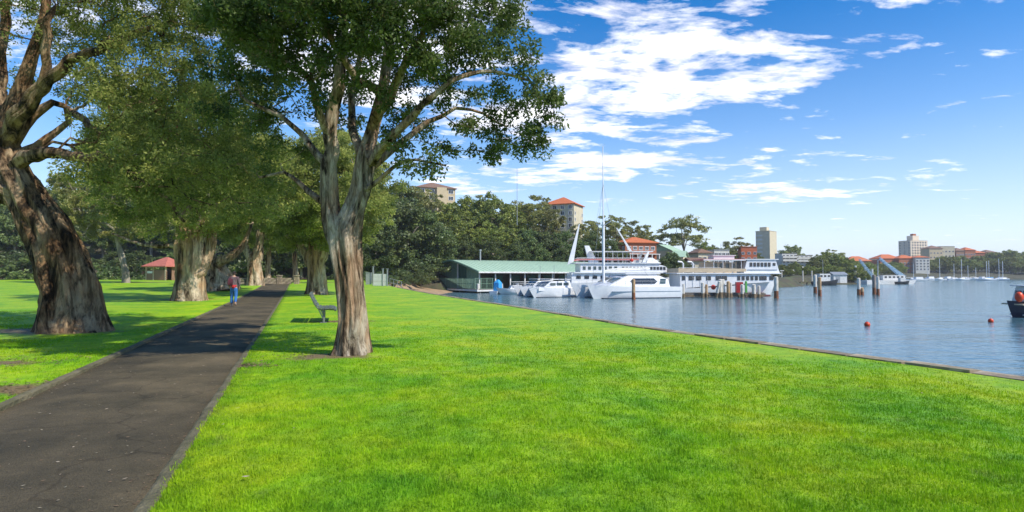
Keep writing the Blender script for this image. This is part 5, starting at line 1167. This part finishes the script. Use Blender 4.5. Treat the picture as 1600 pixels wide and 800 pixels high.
MB().loft([[(6.6, -2.0, 4.4), (6.6, 2.0, 4.4), (7.0, 2.0, 3.9), (7.0, -2.0, 3.9)], [(6.4, -2, 4.4), (6.4, 2, 4.4), (6.8, 2, 3.9), (6.8, -2, 3.9)]]).build('windscreen', glass_dark, cv)
MB().box((-1.2, 0, 5.05), (13.6, 5.1, .14)).build('top_deck', white_paint, cv)
MB().box((-2.9, -2.5, 5.62), (10.0, .05, .22)).build('canvas_strip', pink_trim, cv); MB().box((-2.9, 2.5, 5.62), (10.0, .05, .22)).build('canvas_strip', pink_trim, cv)
r_ = MB(); rails(r_, [(-7.8 + k * 1.1, -2.5, 5.1) for k in range(12)], .8, .025); rails(r_, [(-7.8 + k * 1.1, 2.5, 5.1) for k in range(12)], .8, .025); r_.build('guard_rail', white_paint, cv)
MB().loft([[(3.6, -1.6, 5.1), (5.8, -1.6, 5.1), (5.8, 1.6, 5.1), (3.6, 1.6, 5.1)], [(3.8, -1.4, 5.7), (4.6, -1.4, 5.95), (4.6, 1.4, 5.95), (3.8, 1.4, 5.7)]]).build('wheelhouse', white_paint, cv)
for s_ in (-1, 1): MB().loft([[(2.7, s_ * 2.1, 5.1), (3.3, s_ * 2.1, 5.1), (3.3, s_ * 1.95, 5.1), (2.7, s_ * 1.95, 5.1)], [(3.7, s_ * 1.8, 6.9), (4.0, s_ * 1.8, 6.9), (4.0, s_ * 1.65, 6.9), (3.7, s_ * 1.65, 6.9)]]).build('arch_leg', white_paint, cv)
MB().box((3.0, 0, 6.92), (3.2, 3.6, .14)).build('arch_top', white_paint, cv)
for x in (-4.4, -2.0, .6):
    pass
MB().box((-2.0, 0, 6.92), (6.8, 3.6, .10)).build('awning', white_dirty, cv)
for k in range(5):
    for s_ in (-1, 1): MB().tube([(-5.1 + k * 1.6, s_ * 1.7, 5.1), (-5.1 + k * 1.6, s_ * 1.7, 6.9)], .04, 6).build('awning_post', white_paint, cv)
MB().sphere((.9, -2.62, 5.5), .28, 12, 8, (1, .4, 1)).build('lifebuoy', red_paint, cv, True)
MB().loft([[(-5.4, -.3, 5.1), (-3.9, -.3, 5.1), (-3.9, .3, 5.1), (-5.4, .3, 5.1)], [(-6.1, -.2, 7.9), (-5.4, -.2, 7.9), (-5.4, .2, 7.9), (-6.1, .2, 7.9)]]).build('funnel', white_paint, cv)
MB().loft([[(-8.9, -.15, 4.8), (-7.9, -.15, 5.3), (-7.9, .15, 5.3), (-8.9, .15, 4.8)], [(-7.0, -.05, 11.4), (-6.85, -.05, 11.4), (-6.85, .05, 11.4), (-7.0, .05, 11.4)]]).build('derrick', white_paint, cv)
MB().loft([[(1.3, -.06, 6.9), (1.75, -.06, 6.9), (1.75, .06, 6.9), (1.3, .06, 6.9)], [(-.9, -.05, 10.8), (-.75, -.05, 10.8), (-.75, .05, 10.8), (-.9, .05, 10.8)]]).build('signal_mast', white_paint, cv)

# the second ferry with stepped decks
Yf = 86; pf_ = PX(1141, 462, Yf); fe = thing('ferry', 'white harbour ferry with stepped upper decks and cream canvas rail behind the piled wharf', 'ferry', (pf_.x, Yf + 2.5, WZ), R(3))
MB().loft(hull(16.4, 5.2, 1.2, 2.6, 1.0, .6, 18, 3.0, .9)).build('hull', white_paint, fe, True)
MB().box((-1.0, 0, .12), (14.2, 4.8, .22)).build('boot_stripe', pmat('maroon_paint', (.22, .06, .05), (.16, .04, .04), 3, .5), fe)
lc = [(-7.7, 1.2), (-7.7, 3.3), (6.0, 3.3), (6.8, 2.2)]
MB().prism(lc, -2.5, 2.5).build('main_cabin', white_paint, fe)
for (x0, x1, n, w) in ((-7.2, -7.2, 1, .45), (-6.0, -4.9, 2, .8), (-3.4, -3.4, 1, .7), (-1.9, -1.0, 2, .8), (1.2, 3.9, 5, .42), (4.9, 4.9, 1, 1.1), (6.2, 6.2, 1, .6)): window_row(fe, x0, x1, n, -2.53, 2.72, w, .62)
for k in range(4): MB().box((-6.85 + k * 1.1, -2.52, 2.2), (.07, .08, 2.0)).build('cabin_post', white_paint, fe)
MB().box((-.3, 0, 3.42), (15.8, 5.5, .16)).build('upper_deck', white_paint, fe)
MB().box((-4.4, -2.65, 3.88), (7.2, .06, .62)).build('canvas_rail', cream_canvas, fe); MB().box((-4.4, 2.65, 3.88), (7.2, .06, .62)).build('canvas_rail', cream_canvas, fe)
MB().box((-8.0, 0, 3.88), (.06, 5.2, .62)).build('canvas_rail', cream_canvas, fe)
MB().box((-1.0, -2.6, 3.9), (6.6, .05, .45)).build('canvas_rail', cream_canvas, fe)
for x in (-6.9, -5.4): MB().tube([(x, -1.6, 3.5), (x, -1.6, 4.9), (x - .25, -1.6, 5.15), (x - .8, -1.6, 5.2)], .12, 8).build('vent_cowl', white_paint, fe, True)
upf = [(2.1, 3.5), (2.6, 5.45), (7.0, 5.45), (7.6, 3.5)]
MB().prism(upf, -2.3, 2.3).build('upper_cabin', white_paint, fe)
window_row(fe, 3.2, 6.0, 6, -2.33, 4.75, .38, .60, glass_dark); window_row(fe, 6.75, 6.75, 1, -2.33, 4.8, .4, .4)
MB().box((4.9, -2.34, 3.95), (4.6, .05, .10)).build('name_stripe', boat_stripe, fe)
MB().box((-.9, 0, 5.52), (6.4, 4.9, .12)).build('awning', pink_trim, fe); MB().box((4.8, 0, 5.53), (5.2, 4.9, .12)).build('cabin_roof', white_paint, fe)
MB().box((-.9, -2.47, 5.42), (6.4, .05, .16)).build('awning_edge', white_paint, fe)
for k in range(5):
    for s_ in (-1, 1): MB().tube([(-3.9 + k * 1.4, s_ * 2.3, 3.5), (-3.9 + k * 1.4, s_ * 2.3, 5.5)], .05, 6).build('awning_post', white_paint, fe)
MB().box((-1.0, 0, 4.3), (4.6, 3.2, 1.6)).build('bar_cabin', cream_canvas, fe); window_row(fe, -2.0, .8, 4, -1.63, 4.6, .5, .7, glass_teal)
MB().box((-.4, 0, 5.85), (3.2, 2.2, .5)).build('wheelhouse', white_paint, fe); MB().box((-.4, 0, 6.16), (3.6, 2.5, .09)).build('wheelhouse_roof', white_paint, fe)
MB().tube([(-.4, 0, 6.2), (-.4, 0, 8.0)], .03, 6).build('aerial', metal_grey, fe)
r_ = MB(); rails(r_, [(-7.9 + k * .9, -2.65, 3.5) for k in range(8)], .8, .022); r_.build('guard_rail', white_paint, fe)
# wharf in front of the ferry
wh = PX(1115, 462, 82.5); wf = thing('wharf', 'low dark timber wharf on stained piles in front of the white ferry', 'wharf', (wh.x, 82.5, WZ), R(2))
wp = MB().box((0, 0, .62), (.24, 1.9, .08)).mesh('plank', timber_grey)
for k in range(54): link('plank', wp, wf, (-7.0 + k * .26, 0, .006 * (k % 3)))
MB().box((0, -.92, .46), (14.2, .14, .24)).build('edge_beam', timber_grey, wf); MB().box((0, .92, .46), (14.2, .14, .24)).build('edge_beam', timber_grey, wf)
MB().box((0, -1.02, .22), (13.8, .06, .22)).build('fender_board', foot_brown, wf); MB().box((0, -1.02, -.06), (13.4, .06, .24)).build('fender_board', metal_dark, wf)
MB().box((0, 0, .36), (13.8, 1.5, .1)).build('joist', timber_grey, wf)
fpile = MB().tube([(0, 0, -2.4), (0, 0, .6)], .14, 8).mesh('support_pile', rust)
for k in range(9): link('support_pile', fpile, wf, (-6.6 + k * 1.65, -.75 + .05 * (k % 2), 0))
def on_wharf(x, y, z=.68): return tuple(wf.matrix_basis @ Vector((x, y, z)))
tag(MB().sphere((0, 0, .3), .36, 12, 8, (1, .35, 1)).build('lifebuoy', red_paint, None, True, loc=on_wharf(-.3, -.75, 1.15)), 'round red lifebuoy hanging over the wharf before the ferry', 'lifebuoy')
tag(MB().box((0, 0, .75), (.55, .5, 1.5)).box((.35, 0, 1.35), (.7, .4, .3)).build('fuel_pump', pmat('dark_red_paint', (.40, .03, .03), (.3, .02, .02), 3, .4), None, loc=on_wharf(3.3, -.5)), 'dark red pump cabinet standing on the wharf before the ferry', 'pump')
tag(MB().box((0, 0, .7), (.26, .26, 1.4)).sphere((0, 0, 1.5), .16).build('green_post', pmat('green_paint', (.12, .45, .10), (.08, .35, .07), 3, .5), None, loc=on_wharf(4.5, -.5)), 'short bright green post on the wharf right of the red pump', 'post')
pt = PX(1050, 457, 88); pn = thing('pontoon', 'grey floating pontoon between the catamaran stern and the ferry', 'pontoon', (pt.x, 87.5, WZ), R(4))
MB().box((0, 0, .35), (4.4, 2.2, .5)).build('float', timber_grey, pn); MB().box((0, 0, .64), (4.5, 2.3, .08)).build('deck', concrete, pn)
MB().box((-.6, .3, .95), (1.0, .6, .5)).build('locker', white_dirty, pn)

# mooring piles
def pile(u, vt, vb, w, top, label, lean=(0, 0), Y=None, stain=.35, foot=None):
    Y = Y or YW(vb); p = PX(u, vb, Y); h = (vb - vt) * Y / FPX; r = w * Y / FPX / 2
    t = thing('mooring_pile', label, 'pile', (p.x, Y, WZ), tq.random() * 6)
    n = 7; zs = np.linspace(h * stain, h, n)
    MB().tube([(lean[0] * z, lean[1] * z, z) for z in zs] + [(lean[0] * h, lean[1] * h, h + r * .35)], [r * (1 + .05 * math.sin(k * 2.1)) for k in range(n)] + [r * .45], 12).build('shaft', top, t, True)
    MB().tube([(lean[0] * z, lean[1] * z, z) for z in (-2.4, 0, h * stain * .6, h * stain)], [r * 1.05, r * 1.12, r * 1.02, r * 1.03], 12).build('stained_foot', foot or rust, t, True)
    return t
pile(990, 437, 468, 5.5, pile_brown, 'tan timber pile standing in front of the catamaran hull')
pile(1028, 441, 465, 5, pile_white, 'white pile at the stern of the catamaran')
pile(1213, 433, 466, 6.5, pile_white, 'tall white pile off the bow of the second ferry')
pile(1274, 430, 458, 5, pile_white, 'white left pile of the pair right of the ferry')
pile(1281, 434, 463, 5, pile_brown, 'tan right pile of the pair right of the ferry')
pile(1342, 435, 461, 5, pile_white, 'white pile with a collared foot in the middle of the open water')
pile(1347, 450, 461, 5, pile_brown, 'short broken pile stump touching the lone white pile', stain=.5)
pile(1366, 430, 460, 5, pmat('grey_timber_pile', (.30, .25, .20), (.20, .16, .13), 5, .8), 'grey brown left pile of the close pair in the open water')
pile(1372, 433, 461, 4.5, pile_white, 'pale right pile of the close pair in the open water')
pile(747, 441, 455, 4, pile_white, 'short white pile at the corner of the boathouse deck', stain=.12, Y=101)
for k, (u, vt, w, m_, ln) in enumerate(((1068, 446, 4, pile_white, 0), (1098, 444, 5, pile_white, 0), (1104, 447, 4, pile_brown, 0), (1119, 442, 4.5, pile_white, .22), (1126, 439, 6, pile_white, 0), (1131, 439, 5, pile_white, -.04), (1138, 442, 5, pile_brown, 0),
                                 (1142, 444, 4, pile_white, 0), (1160, 447, 5, pile_white, 0), (1178, 447, 6, pile_white, 0), (1186, 449, 4.5, pile_white, 0))):
    lb = ['leftmost white pile of the ferry wharf', 'white pile of the wharf left of the red lifebuoy', 'tan pile beside the red lifebuoy of the wharf', 'leaning white brace pile at the middle of the wharf', 'tallest white pile in the cluster at the middle of the wharf',
          'white pile right of the tallest one in the wharf cluster', 'tan pile at the right of the wharf cluster', 'thin white pile closing the wharf cluster', 'white pile beside the dark red pump', 'thick white pile near the right end of the wharf', 'rightmost white pile of the ferry wharf'][k]
    pile(u, vt, 467, w, m_, lb, (ln, 0), Y=80.8 + .15 * (k % 3), stain=.3, foot=foot_brown)

# buoys and the boat cut by the right edge
def buoy(u, v, r, label):
    Y = YW(v + 3); p = PX(u, v, Y); t = thing('mooring_buoy', label, 'buoy', (p.x, Y, WZ))
    MB().sphere((0, 0, r * .55), r, 16, 10).build('float', pmat('orange_red_buoy', (.75, .08, .015), (.65, .055, .01), 3, .4), t, True); MB().tube([(0, 0, r * 1.4), (0, 0, r * 1.9)], .03, 6).build('ring', metal_grey, t)
buoy(1355, 506, .17, 'orange mooring buoy nearer the shore in the open water'); buoy(1548, 500, .16, 'orange mooring buoy on the right near the cut off motor boat')
Yr = YW(497); pr_ = PX(1583, 497, Yr); rb_ = thing('motor_boat', 'motor boat with dark hull and white cabin cut off by the right edge', 'boat', (pr_.x + 3.75, Yr + .6, WZ), PI + R(-8))
MB().loft(hull(6.6, 2.2, 1.05, 1.25, .35, .4, 12, 3.2, .9)).build('hull', pmat('navy_hull', (.045, .045, .07), (.03, .03, .05), 3, .3), rb_, True)
MB().box((-.3, 0, .98), (6.5, 2.26, .10)).build('gunwale', cream_canvas, rb_)
MB().box((-.5, 0, .18), (5.9, 2.10, .12)).build('boot_stripe', white_paint, rb_)
MB().loft([[(2.4, -.95, 1.05), (2.4, .95, 1.05), (-2.6, .95, 1.05), (-2.6, -.95, 1.05)], [(2.1, -.85, 2.3), (2.1, .85, 2.3), (-2.5, .85, 2.3), (-2.5, -.85, 2.3)]]).build('cabin', white_dirty, rb_)
MB().box((-.2, 0, 2.36), (5.2, 2.0, .08)).build('cabin_roof', white_paint, rb_)
for s_ in (-1, 1): window_row(rb_, -1.8, 1.4, 4, s_ * .93, 1.8, .5, .4)
for y in (-.4, .4): MB().box((2.27, y, 1.8), (.06, .55, .4), ry=-.2).build('windscreen', glass_dark, rb_)
MB().tube([(.5, 0, 2.4), (.5, 0, 3.8)], .02, 6).build('aerial', metal_grey, rb_)
MB().sphere((2.95, .75, 1.55), .34, 14, 10, (.8, .8, 1.1)).build('fender', MT['orange_red_buoy'], rb_, True)

# ------------------------------------------------------------------ work wharves and crane barge
def px_thing(name, label, cat, u, v, Y, rz=0): p = PX(u, v, Y); return thing(name, label, cat, (p.x, Y, WZ), rz)
jt = px_thing('jetty', 'long low grey jetty with white posts on the far side of the ferry', 'jetty', 1252, 444, 185, R(3))
MB().box((0, 0, .95), (18, 3.2, .3)).build('deck', concrete, jt)
jpl = MB().tube([(0, 0, -2), (0, 0, .9)], .22, 8).mesh('leg', timber_grey)
for k in range(8): link('leg', jpl, jt, (-8.2 + k * 2.35, -1.2, 0))
jpo = MB().tube([(0, 0, 1), (0, 0, 4.6)], .2, 8).mesh('tall_post', pile_white)
for x in (-6, 1.0, 4.0): link('tall_post', jpo, jt, (x, .8, 0))
jk = MB().box((0, 0, 4.6), (3.0, 2.0, .2)).build('sign_canopy', white_dirty, jt, loc=(-7.2, .8, 0))
mm_ = px_thing('work_boat', 'grey work boat with white wheelhouse moored at the end of the jetty', 'boat', 1291, 445, 180, R(4))
MB().loft(hull(8, 3, 1.2, 1.9, .8, .4, 12)).build('hull', metal_dark, mm_, True); MB().box((-1.0, 0, 2.4), (3.4, 2.2, 2.4)).build('wheelhouse', white_dirty, mm_)
window_row(mm_, -2.2, .2, 3, -1.12, 2.9, .7, .6); MB().tube([(-1, 0, 3.6), (-1, 0, 8)], .08, 6).build('mast', metal_grey, mm_)
wb = px_thing('white_shed', 'small white shed on the quay right of the grey work boat', 'shed', 1308, 440, 200, 0)
MB().box((0, 0, 1.9), (4.6, 4, 3.0)).build('wall', white_dirty, wb); gable_roof(MB(), 4.6, 4, 3.4, .9, .3).build('roof', metal_grey, wb)
MB().box((-.8, -2.03, 1.7), (1.4, .06, 2.4)).build('door', metal_grey, wb)
MB().box((0, 0, .2), (12, 6, .5)).build('quay', concrete, wb)
brg = px_thing('crane_barge', 'white work barge carrying slanting blue crane booms on the far water', 'barge', 1386, 441, 205, R(3))
MB().loft([[(-9, -2.4, 0), (-9, 2.4, 0), (-9, 2.4, 1.4), (-9, -2.4, 1.4)], [(8, -2.4, 0), (8, 2.4, 0), (9, 2.4, 1.4), (9, -2.4, 1.4)]]).build('hull', white_dirty, brg)
MB().box((1.5, 0, 2.2), (8, 3, 1.8)).build('deck_house', white_dirty, brg); window_row(brg, -1.5, 4.5, 5, -1.53, 2.5, .8, .6)
blue_steel = pmat('pale_blue_steel', (.35, .52, .66), (.28, .44, .58), 3, .5)
def lattice(a, b, w, n=9):
    a, b = Vector(a), Vector(b); m = MB(); cs = [(0, -w, -w), (0, w, -w), (0, w, w), (0, -w, w)]
    for c in cs: m.tube([a + Vector(c), b + Vector(c) * .6], .09, 4)
    for k in range(n):
        p = a.lerp(b, k / n); q_ = a.lerp(b, (k + 1) / n)
        for i in range(4): m.tube([p + Vector(cs[i]), q_ + Vector(cs[(i + 1) % 4])], .06, 4)
    return m
lattice((-4, 0, 1.4), (-10.0, 0, 8.6), .45).build('boom', blue_steel, brg)
lattice((4.5, -.6, 3.0), (-3.0, -.6, 9.2), .45).build('boom', blue_steel, brg); lattice((7.2, .6, 2.4), (-1.6, .6, 8.6), .4).build('boom', blue_steel, brg)
MB().tube([(-3.4, 0, 1.4), (-3.2, 0, 8.8)], .22, 6).build('mast', metal_grey, brg)
MB().tube([(-3.2, 0, 8.7), (-10, 0, 8.6)], .05, 4).tube([(-3.2, 0, 8.7), (5, 0, 3.0)], .05, 4).build('cable', metal_grey, brg)
tg = px_thing('work_boat', 'small dark hulled work boat at the right end of the crane barge', 'boat', 1411, 442, 200, 0)
MB().loft(hull(4.6, 2, .9, 1.3, .5, .3, 10)).build('hull', metal_dark, tg, True); MB().box((-.4, 0, 1.6), (1.8, 1.4, 1.3)).build('cabin', white_dirty, tg)
for k, (u, v0) in enumerate(((1337, 415), (1352, 417), (1363, 420))):
    p_ = PX(u, 441, 215); tag(MB().tube([(0, 0, 0), (0, 0, PX(u, v0, 215).z - WZ)], [.45, .35], 8).box((0, 0, 5.0 - k), (1.6, .5, .4)).build('dolphin_post', white_dirty, None, loc=(p_.x, 215, WZ)), ('left tall', 'middle', 'right short')[k] + ' white dolphin post left of the crane barge', 'post')
# moored yachts
yl = [(1429, 412, 330, 0), (1468, 404, 345, 0), (1492, 412, 360, 0), (1502, 405, 340, 0), (1514, 415, 372, 0), (1541, 408, 320, 1), (1547, 407, 325, 0), (1560, 404, 330, 0), (1568, 408, 345, 1), (1449, 418, 380, 0), (1526, 418, 385, 0)]
yb = ['leftmost moored yacht near the crane barge', 'moored white yacht with tall pale mast in front of cream flats', 'moored yacht with shorter mast left of the middle pair', 'moored white yacht with the leaning looking mast in the middle', 'small moored yacht right of the middle pair',
      'moored yacht with a blue sail cover', 'white yacht moored close beside the blue covered one', 'tall masted white yacht left of the last one', 'rightmost moored yacht with blue cover', 'tiny yacht moored close to the far shore below the white flats', 'tiny yacht moored close to the far shore behind the middle yachts']
y0 = None
for k, (u, vt, Y, bl_) in enumerate(yl):
    p = PX(u, 438, Y); h = PX(u, vt, Y).z - WZ; t = thing('yacht', yb[k], 'yacht', (p.x, Y, WZ), R(tq.uniform(-25, 25)) + (PI if k % 2 else 0), 'yachts moored on the far side of the bay')
    if y0 is None:
        y0 = (MB().loft(hull(9.5, 3, .95, 1.25, 1.2, .4, 12)).mesh('yacht_hull', white_paint, True), MB().loft([[(1.8, -.8, 1), (1.8, .8, 1), (-2, .9, 1), (-2, -.9, 1)], [(1.0, -.6, 1.6), (1.0, .6, 1.6), (-1.9, .7, 1.6), (-1.9, -.7, 1.6)]]).mesh('yacht_cabin', white_paint),
              MB().tube([(-.6, 0, 1.9), (-4.2, 0, 1.9)], .17, 6).mesh('sail_cover', MT['blue_tarpaulin']), MB().tube([(-.6, 0, 1.9), (-4.2, 0, 1.9)], .15, 6).mesh('sail_cover', white_dirty))
    link('hull', y0[0], t); link('cabin', y0[1], t); link('sail_cover', y0[2 if bl_ else 3], t)
    MB().tube([(-.4, 0, .8), (-.4, 0, h)], .13, 6).tube([(-.4, -.9, h * .6), (-.4, .9, h * .6)], .05, 4).build('mast', white_paint, t)
for k, (u, vb, Y) in enumerate(((1437, 439, 300), (1455, 437, 360), (1482, 437, 370), (1535, 438, 340))):
    p = PX(u, vb, Y); t = thing('motor_cruiser', ['tiny white cruiser right of the crane barge', 'low white cruiser under the white flats', 'long low white cruiser below the cream flats', 'white cruiser left of the blue covered yacht'][k], 'boat', (p.x, Y, WZ), R(10 * k))
    link('hull', y0[0], t); MB().box((-.6, 0, 1.7), (4, 2, 1.1), taper=.85).build('cabin', white_paint, t)
# low sea wall of the far shore
fs_ = MB().box((480, 427.5, -1.2), (760, .8, 1.6)).build('quay_wall', stone); tag(fs_, 'long low stone quay wall along the far shore', 'quay wall')
# gull
gu = PX(1309, 359, 90); g_ = MB().tube([(-.22, 0, 0), (-.05, 0, .02), (.12, 0, .02), (.24, 0, .0)], [.02, .06, .05, .01], 8)
g_.add([(-.06, 0, .03), (.08, 0, .03), (.02, .38, .18), (-.08, .34, .17), (-.10, .72, .10)], [(0, 1, 2, 3), (3, 2, 4)]).add([(-.06, 0, .03), (.08, 0, .03), (.02, -.38, .18), (-.08, -.34, .17), (-.10, -.72, .10)], [(3, 2, 1, 0), (4, 2, 3)])
tag(g_.build('gull', white_dirty, None, loc=tuple(gu), rz=1.0), 'grey gull flying over the harbour left of the far tower', 'bird')

# ------------------------------------------------------------------ the walking person
def skin(name, chains, mat, parent, sub=2, root=0):
    """chains: list of [(co, radius), ...]; a chain's first point may be an existing point index"""
    vs, es, rs = [], [], []
    for ch in chains:
        prev = None
        for it in ch:
            if isinstance(it, int): prev = it; continue
            co, r = it; vs.append(co); rs.append(r); i = len(vs) - 1
            if prev is not None: es.append((prev, i))
            prev = i
    me = bpy.data.meshes.new(name); me.from_pydata(vs, es, []); me.materials.append(mat)
    o = link(name, me, parent); m = o.modifiers.new('skin', 'SKIN')
    me.skin_vertices.new() if not me.skin_vertices else None
    for k, d in enumerate(me.skin_vertices[0].data):
        r = rs[k]; d.radius = r if isinstance(r, tuple) else (r, r)
    me.skin_vertices[0].data[root].use_root = True
    m.use_smooth_shade = True; s_ = o.modifiers.new('sub', 'SUBSURF'); s_.levels = sub; s_.render_levels = sub
    dg = bpy.context.evaluated_depsgraph_get(); ev = o.evaluated_get(dg); nm = bpy.data.meshes.new_from_object(ev)
    o.modifiers.clear(); o.data = nm; nm.name = name; return o
pp_ = PX(365, 478.5, 28.6); man_ = thing('person', 'person in blue jeans and grey top walking away along the left edge of the path', 'person', (pp_.x, 28.6, gz(28.6) + .03), R(22))
skinm = pmat('skin', (.42, .25, .17), (.36, .20, .13), 6, .6); jeans = pmat('blue_denim', (.035, .16, .42), (.02, .10, .30), 9, .85, .4); greytop = pmat('maroon_grey_knit', (.17, .14, .14), (.06, .022, .03), 5, .9, .4)
hairm = pmat('dark_brown_hair', (.045, .028, .02), (.02, .012, .01), 20, .7, .5); maroon = pmat('dark_maroon_cloth', (.10, .018, .03), (.055, .01, .018), 9, .85, .3); redc = pmat('red_cloth', (.48, .025, .03), (.34, .015, .02), 8, .85, .3)
# facing +y, feet on z=0; left foot forward
body = [[((0, 0, .95), (.13, .10)), ((0, .01, 1.10), (.125, .09)), ((0, .02, 1.28), (.15, .10)), ((0, .02, 1.40), (.13, .085)), ((0, .03, 1.47), (.055, .055)), ((0, .05, 1.54), (.055, .06)), ((0, .055, 1.60), (.072, .085)), ((0, .055, 1.66), (.070, .082)), ((0, .05, 1.71), (.045, .05))],
        [3, ((-.18, .01, 1.39), .058), ((-.235, -.04, 1.14), .042), ((-.20, .10, .95), .032), ((-.19, .14, .90), (.022, .034)), ((-.185, .17, .84), (.018, .034))],
        [3, ((.18, .01, 1.39), .058), ((.245, -.02, 1.14), .042), ((.235, .06, .92), .032), ((.235, .08, .87), (.022, .034)), ((.235, .10, .81), (.018, .034))],
        [0, ((-.09, .02, .88), .095), ((-.10, .14, .50), .058), ((-.10, .12, .10), .042), ((-.10, .14, .05), .04), ((-.10, .26, .03), .032)],
        [0, ((.09, .0, .88), .095), ((.10, -.02, .50), .058), ((.09, -.22, .16), .042), ((.09, -.22, .10), .04), ((.09, -.13, .04), .032)]]
skin('body', body, skinm, man_)
for (s_, hx, hy, hz_) in ((-1, -.185, .17, .84), (1, .235, .10, .81)):
    for k in range(4):
        fx = hy - .03 + k * .020; l = (.06, .072, .068, .052)[k]
        skin('finger', [[((hx, fx, hz_ + .01), .010), ((hx - s_ * .006, fx + .006, hz_ - l * .5), .009), ((hx - s_ * .022, fx + .010, hz_ - l), .0075)]], skinm, man_, 1)
    skin('thumb', [[((hx - s_ * .01, hy + .03, hz_ + .04), .011), ((hx - s_ * .022, hy + .05, hz_ + .01), .010), ((hx - s_ * .03, hy + .055, hz_ - .02), .008)]], skinm, man_, 1)
skin('jeans', [[((0, 0, .96), (.150, .118)), ((0, .0, .90), (.150, .118))], [1, ((-.085, .03, .80), .105), ((-.10, .145, .50), .078), ((-.10, .11, .10), .068)], [1, ((.085, -.0, .80), .105), ((.10, -.015, .50), .078), ((.09, -.215, .17), .066)]], jeans, man_)
skin('sweater', [[((0, 0, .98), (.152, .12)), ((0, .01, 1.10), (.148, .112)), ((0, .02, 1.27), (.170, .122)), ((0, .02, 1.395), (.14, .10)), ((0, .03, 1.46), (.07, .065))],
                 [3, ((-.18, .01, 1.385), .074), ((-.237, -.04, 1.14), .058), ((-.205, .09, .975), .046)], [3, ((.18, .01, 1.385), .074), ((.247, -.02, 1.14), .058), ((.237, .05, .955), .046)]], greytop, man_)
skin('hair', [[((0, .045, 1.60), (.070, .075)), ((0, .03, 1.66), (.084, .092)), ((0, .04, 1.715), (.062, .068))], [0, ((0, -.01, 1.54), (.05, .035))]], hairm, man_)
MB().sphere((-.088, .055, 1.60), .018, 8, 6, (.5, 1, 1.5)).build('ear', skinm, man_, True); MB().sphere((.088, .055, 1.60), .018, 8, 6, (.5, 1, 1.5)).build('ear', skinm, man_, True)
MB().sphere((-.03, .132, 1.62), .011, 8, 6).build('eye', white_paint, man_, True); MB().sphere((.03, .132, 1.62), .011, 8, 6).build('eye', white_paint, man_, True)
MB().loft([[(-.008, .13, 1.62), (.008, .13, 1.62), (.016, .14, 1.585), (-.016, .14, 1.585)], [(-.004, .135, 1.615), (.004, .135, 1.615), (.008, .162, 1.588), (-.008, .162, 1.588)]]).build('nose', skinm, man_); MB().box((0, .138, 1.558), (.045, .012, .012)).build('mouth', redc, man_)
skin('waist_jacket', [[((-.14, -.04, .99), (.055, .05)), ((0, -.12, 1.0), (.06, .05)), ((.14, -.04, .99), (.055, .05))], [1, ((-.02, -.14, .93), (.11, .035)), ((.0, -.15, .86), (.12, .03))]], redc, man_)
for sx, y0_, z0_ in ((-.10, .15, .0), (.09, -.2, .07)):
    skin('shoe', [[((sx, y0_ - .04, .045 + z0_), (.045, .045)), ((sx, y0_ + .06, .04 + z0_), (.048, .04)), ((sx, y0_ + .15, .03 + z0_ * .2), (.042, .028))]], white_dirty, man_, 2)
bag = thing('shoulder_bag', 'dark maroon bag slung over the left shoulder of the walking person', 'bag', man_.location, R(22))
MB().loft([[(-.27, -.10, 1.02), (-.05, -.14, 1.02), (-.05, -.26, 1.04), (-.25, -.24, 1.04)], [(-.29, -.11, 1.15), (-.03, -.15, 1.15), (-.04, -.30, 1.17), (-.27, -.28, 1.17)], [(-.27, -.11, 1.36), (-.05, -.14, 1.36), (-.07, -.24, 1.35), (-.24, -.23, 1.35)]]).build('pouch', maroon, bag, True)
MB().tube([(-.2, -.14, 1.33), (-.16, -.07, 1.44), (-.13, .02, 1.475), (-.14, .11, 1.40), (-.16, .13, 1.25), (-.2, .06, 1.08), (-.22, -.10, 1.06)], .016, 6).build('strap', maroon, bag, True)

# thin sea air
hz_ = MB().box((875, 1025, 32), (3450, 3150, 75)).build('haze', None)
hz_.data.materials.clear(); hm = bpy.data.materials.new('sea_haze'); hm.use_nodes = True; hn = hm.node_tree; hn.nodes.clear()
ho = hn.nodes.new('ShaderNodeOutputMaterial'); hv = hn.nodes.new('ShaderNodeVolumePrincipled'); hv.inputs['Color'].default_value = (.93, .96, 1, 1); hv.inputs['Density'].default_value = .0002
hn.links.new(hv.outputs[0], ho.inputs['Volume']); hz_.data.materials.append(hm); tag(hz_, 'thin pale sea haze over the harbour', 'haze', kind='stuff')
